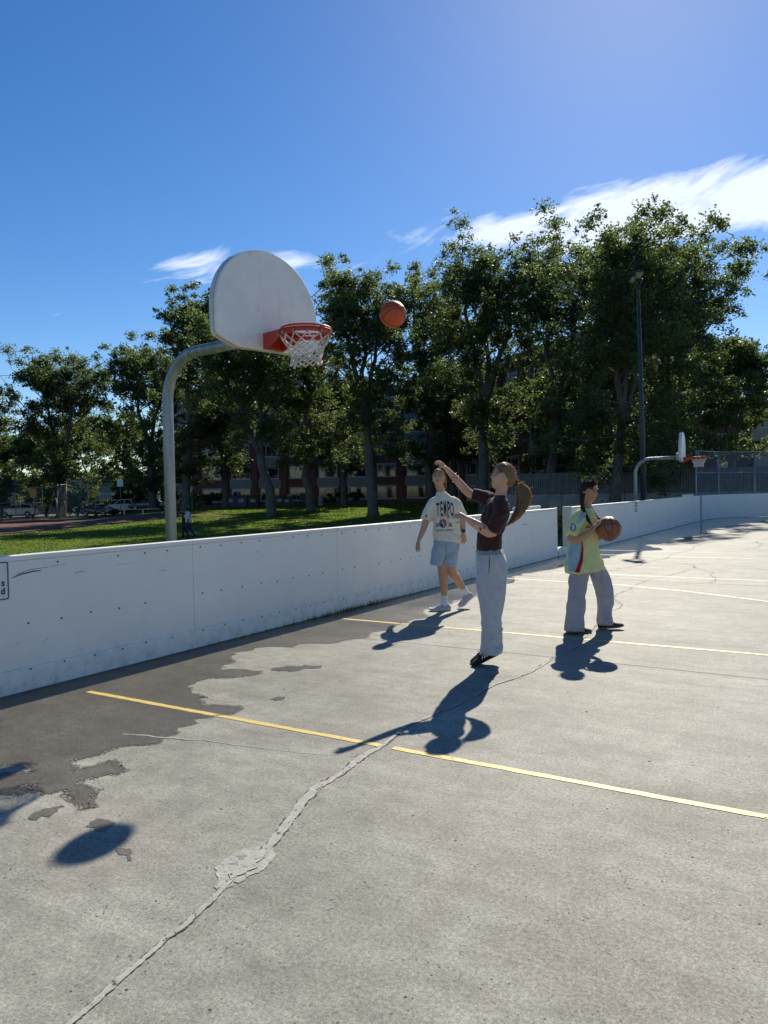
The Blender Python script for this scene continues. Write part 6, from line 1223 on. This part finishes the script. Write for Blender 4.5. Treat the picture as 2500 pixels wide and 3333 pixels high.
# ---- player in the yellow football shirt holding a ball
p = person('person', 'player with two dark braids in a yellow football shirt walking with a ball', (-2.401, 7.858))
HMx = hm((0.062, 0.0, 1.452), rad(48), rad(-3)); SCL = 0.99
b = Solid(); b.add(([HMx @ (Vector(v)*SCL) for v in HEAD_V], HEAD_F)); ears(b, HMx, SCL)
b.arm([(0.025, 0.0, 1.18), (0.035, 0.0, 1.28), (0.05, 0.0, 1.36), (0.06, 0, 1.41)], [(0.062, 0.060), (0.050, 0.050), (0.049, 0.048), (0.05, 0.05)])
b.add(rings(rs([(0.01, 0, 0.69, .10, .115), (0.0, 0, 0.77, .10, .12), (0.0, 0, 0.90, .09, .11), (0.005, 0, 1.05, .10, .125), (0.012, 0, 1.17, .09, .13), (0.025, 0, 1.24, .05, .08)]), 24, 2.0))
b.arm([(-0.03, -0.10, 1.19), (-0.100, -0.155, 1.15), (-0.172, -0.205, 0.980), (-0.08, -0.235, 0.995), (0.019, -0.255, 1.058)], [0.052, 0.050, 0.044, 0.040, 0.0250])
for s_ in hand((0.017, -0.255, 1.056), (0.58, -0.05, 0.80), (0.78, 0.16, -0.58), 1, 0.16, 1.0, 0.14, 0.2, (0.22, 0.20, 0.20, 0.24)): b.add(s_)
b.arm([(0.04, 0.10, 1.19), (0.07, 0.15, 1.13), (0.11, 0.12, 0.97), (0.17, 0.02, 0.98), (0.215, -0.07, 1.00)], [0.052, 0.050, 0.043, 0.038, 0.024])
for s_ in hand((0.213, -0.066, 0.998), (0.10, -0.10, 0.95), (0.0, -0.98, -0.1), -1, 0.22, 0.95, 0.12, 0.2): b.add(s_)
RL = [(-0.065, -0.075, 0.64), (-0.082, -0.085, 0.36), (-0.118, -0.085, 0.12), (-0.118, -0.085, 0.06)]; FL = [(0.155, 0.078, 0.62), (0.236, 0.085, 0.40), (0.238, 0.085, 0.14), (0.248, 0.085, 0.07)]
for pts in (RL, FL): b.arm(pts, [(0.062, 0.06), (0.052, 0.050), (0.037, 0.036), (0.037, 0.034)])
body = link('body', b.mesh('body', SK3, 0.005, 2, 0.4), p)
def hmask3(X):
    hl = sm(0.050, 0.066, X[:, 2]+0.30*np.clip(X[:, 1]+0.05, -1, 0.3)); side = sm(-0.012, 0.012, X[:, 1]+0.7*X[:, 2]-0.004)*sm(-0.015, 0.02, X[:, 2]+0.7*np.clip(X[:, 1]-0.02, 0, 1)); back = sm(0.015, 0.035, X[:, 1])*sm(-0.095, -0.06, X[:, 2]); return np.clip(np.maximum(np.maximum(hl, side), back), 0, 1)
hr = head_parts(p, HMx, SCL, BROWN_EYE, BROWD, LIP, HD, hmask3, 0.012)
rng = np.random.RandomState(15)
def braid(pts, r, parent):
    P = np.array(pts, float); k = 24; V, F = [], []; b = MB()
    for i in range(k):
        t = i/(k-1)*(len(P)-1); j = min(int(t), len(P)-2); f = t-j; c = P[j]*(1-f)+P[j+1]*f; d = P[j+1]-P[j]; d /= np.linalg.norm(d); s = np.cross(d, [0, 1, 0]); s /= np.linalg.norm(s); sd = (1 if i % 2 else -1); rr = r*(1.0-0.42*i/k)
        a0 = c+s*rr*0.75*sd-d*rr*1.0; a1 = c-s*rr*0.15*sd+d*rr*0.7+np.array([0, -rr*0.3, 0]); b.tube([tuple(a0), tuple((a0+a1)/2+np.array([0, -rr*0.35, 0])), tuple(a1)], [rr*0.55, rr*0.78, rr*0.45], 8)
    o = b.build('braid', HD, parent, True); d = P[-1]-P[-2]; d /= np.linalg.norm(d); e = P[-1]
    b = MB(); b.tube([tuple(e), tuple(e+d*0.010)], r*0.62, 8); b.build('hair_tie', BLK, o)
    b = MB(); b.tube([tuple(e+d*0.008), tuple(e+d*0.03), tuple(e+d*0.075)], [r*0.45, r*0.62, 0.002], 8); b.build('braid_tail', HD, o, True)
braid([(-0.025, -0.085, 1.425), (-0.034, -0.088, 1.36), (-0.030, -0.100, 1.29), (-0.014, -0.135, 1.225), (0.012, -0.160, 1.170)], 0.024, p)
braid([(0.070, 0.085, 1.34), (0.098, 0.060, 1.27), (0.128, 0.020, 1.215), (0.143, -0.03, 1.19)], 0.022, p)
st = []
for i in range(200):
    th = rng.uniform(-1.3, 1.3); pts = []
    for k in np.linspace(0, 1, 6):
        y = -0.078+0.175*k; lim = math.sqrt(max(0.03, 1-(y/0.112)**2)); ang = th*(1-0.2*k); pts.append(HMx @ Vector((0.087*lim*math.sin(ang), y, 0.1265*lim*math.cos(ang)))+Vector(rng.normal(size=3)*0.001))
    st.append(pts)
for i in range(150):
    d = rng.normal(size=3); d[1] = abs(d[1])*1.2; d[2] = d[2]*0.8+0.2; d /= np.linalg.norm(d); p0 = d*np.array([0.086, 0.104, 0.122]); o = HMx @ Vector(p0); e = HMx @ Vector(p0+d*rng.uniform(0.006, 0.030)+rng.normal(size=3)*0.010); st.append([o, (o+e)/2+Vector(rng.normal(size=3)*0.003), e])
strands('hair_strands', hr, HD, st, 0.0010)
e = HMx @ Vector((-0.078, 0.004, -0.040)); b = MB(); b.tube([e, e+Vector((0, 0, -0.014))], 0.004, 6); b.build('earring', WHT, p, True)
b = Solid(); b.add(rings(rs([(0.002, -0.012, 0.632, .188, .212, 0.12), (-0.002, -0.010, 0.745, .176, .196, 0.06), (-0.008, 0, 0.860, .160, .172, 0.03), (0.0, 0, 0.970, .148, .155), (0.004, 0, 1.085, .142, .158), (0.008, 0, 1.165, .130, .152), (0.014, 0, 1.225, .102, .120), (0.026, 0, 1.270, .066, .078), (0.030, 0, 1.292, .056, .062)]), 30, 2.2))
b.arm([(-0.035, -0.09, 1.20), (-0.100, -0.145, 1.155), (-0.140, -0.180, 1.075), (-0.160, -0.200, 1.010)], [0.072, 0.074, 0.072, 0.070]); b.arm([(0.04, 0.10, 1.20), (0.07, 0.155, 1.145), (0.095, 0.14, 1.06), (0.11, 0.11, 1.00)], [0.072, 0.072, 0.068, 0.066])
JER = cloth('yellow_jersey', (0.78, 0.79, 0.36), 0.07, 350, 0.1, 0.2, 0, 0.18); me = b.mesh('football_shirt', JER, 0.0085, 3); folds(me, 0.006, 33, (16, 12, 8)); creases(me, 34, 1, 0.0085, 0.017, 0.16, [(0.25, 0, -1), (0.7, 0, -0.7), (-0.4, 0, -1), (0.9, 0, -0.25)]); js = link('football_shirt', me, p); tr = bvh(me)
JB = cloth('pale_blue_panel', (0.30, 0.46, 0.50), 0.25, 350, 0.1, 0.2); JR = cloth('red_piping', (0.40, 0.015, 0.02), 0.1, 350, 0.1, 0.2); NAV = pm('navy_print', (0.02, 0.03, 0.12), 0.7)
decal('side_panel', *loft_patch([(-0.150, 0.955), (-0.172, 0.86), (-0.182, 0.76), (-0.178, 0.645)], [(-0.055, 0.985), (-0.064, 0.87), (-0.090, 0.76), (-0.138, 0.640)], 90, 34), JB, js, tr, 0.0035)
decal('red_stripe', *loft_patch([(-0.055, 0.985), (-0.064, 0.87), (-0.090, 0.76), (-0.138, 0.640)], [(-0.048, 0.985), (-0.044, 0.87), (-0.058, 0.76), (-0.094, 0.632)], 90, 8), JR, js, tr, 0.0045)
decal('shoulder_panel', *loft_patch([(-0.030, 1.268), (-0.080, 1.215), (-0.128, 1.145)], [(-0.022, 1.262), (-0.030, 1.200), (-0.108, 1.128)], 24, 16), JB, js, tr, 0.0035)
for k in range(3):
    x0 = -0.006+k*0.019; h = 0.020+0.014*k if k < 2 else 0.030; V = [(x0-0.012+k*0.002, 0, 1.082), (x0+0.003, 0, 1.084), (x0-0.004+0.010, 0, 1.084+h), (x0-0.018+0.012, 0, 1.084+h*0.92)]; decal('chest_mark', V, [(0, 1, 2, 3)], JR, js, tr, 0.004)
decal('sleeve_badge', *disc(-0.165, 1.100, 0.030, 20, 1.35), NAV, js, tr, 0.004, sub=1)
for k in range(8):
    a = k*math.pi/4+0.2; V = [(-0.165+0.006*math.cos(a+1.57), 0, 1.100+0.006*math.sin(a+1.57)), (-0.165+0.027*math.cos(a+.10), 0, 1.100+0.036*math.sin(a+.10)), (-0.165+0.027*math.cos(a-.10), 0, 1.100+0.036*math.sin(a-.10)), (-0.165+0.006*math.cos(a-1.57), 0, 1.100+0.006*math.sin(a-1.57))]; decal('sleeve_badge', V, [(0, 1, 2, 3)], WHT, js, tr, 0.006)
decal('sleeve_badge', *disc(-0.163, 1.100, 0.010, 12, 1.9), WHT, js, tr, 0.0065)
b = MB(); b.tube([(-0.020, -0.050, 1.292), (0.04, -0.085, 1.262), (0.078, -0.075, 1.215), (0.088, -0.04, 1.235), (0.085, 0.04, 1.285)], 0.0045, 6); b.build('collar', JER, js, True)
TRO = cloth('lilac_grey_cotton', (0.36, 0.355, 0.39), 0.10, 300, 0.2, 0.35); b = Solid(); b.add(rings(rs([(0.005, 0, 0.76, .140, .150), (0.012, 0, 0.68, .155, .160), (0.03, 0, 0.62, .150, .160)]), 28, 2.3))
b.add(rings(rs([(-0.040, -0.065, 0.69, .085, .080), (-0.060, -0.080, 0.605, .094, .090), (-0.081, -0.088, 0.482, .090, .088), (-0.109, -0.090, 0.316, .087, .086), (-0.122, -0.090, 0.15, .090, .090), (-0.127, -0.090, 0.026, .100, .098)]), 24, 2.3)); b.add(rings(rs([(0.100, 0.070, 0.70, .105, .088), (0.157, 0.080, 0.626, .096, .090), (0.199, 0.086, 0.538, .099, .088), (0.229, 0.088, 0.449, .094, .086), (0.242, 0.088, 0.371, .083, .083), (0.243, 0.088, 0.26, .077, .080), (0.236, 0.088, 0.15, .076, .080), (0.243, 0.088, 0.052, .086, .086)]), 24, 2.3))
me = b.mesh('trousers', TRO, 0.008, 3); creases(me, 36, 5, 0.010, 0.018, 0.17, [(0.1, 0, -1), (-0.25, 0, -1), (0.35, 0, -1)]); creases(me, 18, 6, 0.010, 0.015, 0.08, [(1, 0, -0.4), (0.8, 0, 0.6)], (0.03, 0.45)); folds(me, 0.007, 44, (14, 10, 7), lambda P: 0.5+0.6*sm(0.35, 0.05, P[:, 2])); link('trousers', me, p)
shoe(p, (-0.203, -0.075, 0.004), (0.052, -0.105, 0.004), (0, 0, 1), 1.0, BLK, GUM, WHT, WHT, 0.258, 0.018); shoe(p, (0.173, 0.075, 0.004), (0.428, 0.055, 0.030), (-0.08, 0, 1), 1.0, BLK, GUM, WHT, WHT, 0.262, 0.018)

# ------------------------------------------------------------------ basketballs
def basketball(label, loc, r, mat, seam, rot, text=None):
    root = tag(empty('basketball', loc), label, 'basketball', 'basketballs'); root.rotation_euler = rot
    bm = bmesh.new(); bmesh.ops.create_icosphere(bm, subdivisions=5, radius=r); me = bpy.data.meshes.new('shell'); bm.to_mesh(me); bm.free(); me.materials.append(mat); me.polygons.foreach_set('use_smooth', [True]*len(me.polygons)); link('shell', me, root)
    def seamline(pts): b = MB(); b.tube(pts+[pts[0]], 0.0032*r/0.12, 6, False); b.build('seam', seam, root, True)
    R = r*0.9985; T = np.linspace(0, 2*math.pi, 72, endpoint=False)
    seamline([(R*math.cos(a), R*math.sin(a), 0) for a in T]); seamline([(R*math.cos(a), 0, R*math.sin(a)) for a in T])
    for s in (-1, 1):
        pts = []
        for a in T:
            v = Vector((0.93*math.cos(a), 0, 0.93*math.sin(a)*0.80)); y = 0.40+0.28*math.cos(2*a); v = Vector((math.cos(a)*1.0, s*y, math.sin(a)*0.82)).normalized()*R; pts.append(tuple(v))
        seamline(pts)
    if text:
        m_ = text_mesh('lettering', text[0], r*0.30, seam, 0, 1.0, 0.0006); subdivide(m_, 2, 0.012)
        M = Matrix.Rotation(text[1], 4, 'Y') @ Matrix.Rotation(math.pi/2+text[2], 4, 'Z') @ Matrix.Rotation(text[3], 4, 'Y')
        for v in m_.vertices: x, y = v.co.x/r, v.co.y/r; d = Vector((math.sin(x)*math.cos(y), -math.cos(x)*math.cos(y), math.sin(y))); v.co = M @ (d*(r*1.003))
        link('lettering', m_, root)
    return root
def ball_mat(name, col):
    t = NT(name); c = t.ramp(t.noise(6, 5, 0.7), 0.3, 0.7, tuple(k*0.8 for k in col), col); t.set(col=c, rough=0.5, spec=0.4); t.bump(t.voro(230), 0.5, 0.002); return t.m
SEAM = pm('seam_black', (0.02, 0.016, 0.015), 0.6)
basketball('bright orange basketball in flight beside the near hoop', (-3.743, 6.325, 3.187), 0.128, ball_mat('orange_ball', (0.66, 0.105, 0.028)), SEAM, (rad(70), rad(10), YAW+rad(20)))
hx, hy = uv2w(0.200, -0.225); hx += -2.401; hy += 7.858
basketball('worn brown basketball held by the player in yellow', (hx, hy, 1.078), 0.126, ball_mat('brown_ball', (0.30, 0.115, 0.055)), SEAM, Vector((SY_*0.90, -CY_*0.90, 0.43)).to_track_quat('X', 'Z').to_euler(), ('Ulti', rad(42), rad(-14), rad(90)))

# ------------------------------------------------------------------ two walkers on the field
def walker(label, px, depth, z, H, shirt, legs, hair_c, hide=False, flip=1):
    x, y = place(px, depth); root = person('person', label, (x, y, z)); s = H/1.72; b = Solid(); HMx = hm((-0.03*s, 0, 1.60*s), rad(-95), rad(-8)); b.add(([HMx @ (Vector(v)*s) for v in HEAD_V], HEAD_F)); ears(b, HMx, s)
    S = lambda pts: [tuple(k*s for k in q) for q in pts]; Rr = lambda r: [k*s for k in r]
    b.arm(S([(0.0, 0, 1.36), (-0.02, 0, 1.46), (-0.03, 0, 1.55)]), Rr([0.06, 0.05, 0.05])); b.add(rings([tuple(k*s for k in q) for q in rs([(0.02, 0, 0.85, .10, .14), (0.02, 0, 1.05, .09, .13), (0.02, 0, 1.28, .11, .17), (0.0, 0, 1.42, .06, .09)])], 20, 2.0))
    b.arm(S([(0.02, -0.17, 1.36), (0.07, -0.21, 1.10), (0.045, -0.21, 0.84)]), Rr([0.05, 0.042, 0.026])); b.arm(S([(0.02, 0.17, 1.36), (-0.04, 0.21, 1.10), (-0.13, 0.21, 0.90)]), Rr([0.05, 0.042, 0.026]))
    for q, f in (((0.045*s, -0.21*s, 0.84*s), (-0.1, 0, -1)), ((-0.13*s, 0.21*s, 0.9*s), (-0.4, 0, -1))):
        for t in hand(q, f, (0, 1, 0), 1, 0.3, s): b.add(t)
    LL = S([(0.02, -0.09, 0.86), (-0.02, -0.09, 0.46), (-0.01, -0.09, 0.06)]); RL_ = S([(0.02, 0.09, 0.86), (0.10, 0.09, 0.48), (0.33, 0.09, 0.16)])
    for q in (LL, RL_): b.arm(q, Rr([0.085, 0.056, 0.038]))
    bd = link('body', b.mesh('body', SKD, 0.012, 2), root)
    c = Solid(); c.add(rings([tuple(k*s for k in q) for q in rs([(0.02, 0, 0.80, .13, .17), (0.02, 0, 1.0, .125, .165), (0.02, 0, 1.25, .13, .19), (0.01, 0, 1.38, .10, .15), (-0.01, 0, 1.45, .06, .07)])], 20, 2.0)); c.arm(S([(0.02, -0.15, 1.37), (0.06, -0.205, 1.15), (0.065, -0.21, 1.05)]), Rr([0.075, 0.07, 0.068])); c.arm(S([(0.02, 0.15, 1.37), (-0.03, 0.205, 1.15), (-0.05, 0.21, 1.05)]), Rr([0.075, 0.07, 0.068]))
    me = c.mesh('shirt', shirt, 0.014, 2); folds(me, 0.008, 3); link('shirt', me, root)
    c = Solid(); c.add(rings([tuple(k*s for k in q) for q in rs([(0.02, 0, 0.95, .12, .155), (0.02, 0, 0.80, .13, .16)])], 20, 2.0))
    for q in (LL, RL_): c.arm(q, Rr([0.105, 0.078, 0.062]))
    link('trousers', c.mesh('trousers', legs, 0.014, 2), root); X = HEAD_V; d = X/np.linalg.norm(X, axis=1)[:, None]; mk_ = np.maximum(sm(0.05, 0.07, X[:, 2]), sm(-0.02, 0.0, X[:, 1])*sm(-0.07, -0.04, X[:, 2])); link('hair', mesh_of('hair', [HMx @ (Vector(v)*s) for v in X+d*(0.022*mk_-0.01*(1-mk_))[:, None]], HEAD_F, hair_c, True), root)
    shoe(root, Vector((0.06*s, -0.09*s, 0.0)), Vector((-0.2*s, -0.09*s, 0)), (0, 0, 1), 1.0, BLK, BLK, L=0.26*s); shoe(root, Vector((0.40*s, 0.09*s, 0.16*s)), Vector((0.24*s, 0.09*s, 0.02)), (-0.5, 0, 0.8), 1.0, BLK, BLK, L=0.26*s)
GH = pm('short_black_hair', (0.012, 0.010, 0.009), 0.6)
x, y = place(611, 41); walker('distant walker in a pale blue shirt and dark blue trousers on the grass', 611, 41, ground_z(x, y)+0.02, 1.72, cloth('pale_blue_shirt', (0.46, 0.56, 0.62)), cloth('navy_trousers', (0.025, 0.03, 0.075)), GH)
x, y = place(596, 42); walker('distant child in dark clothes walking beside the pale blue shirt', 596, 42, ground_z(x, y)+0.02, 1.34, cloth('dark_jacket', (0.02, 0.024, 0.04)), cloth('black_trousers', (0.015, 0.015, 0.02)), GH)
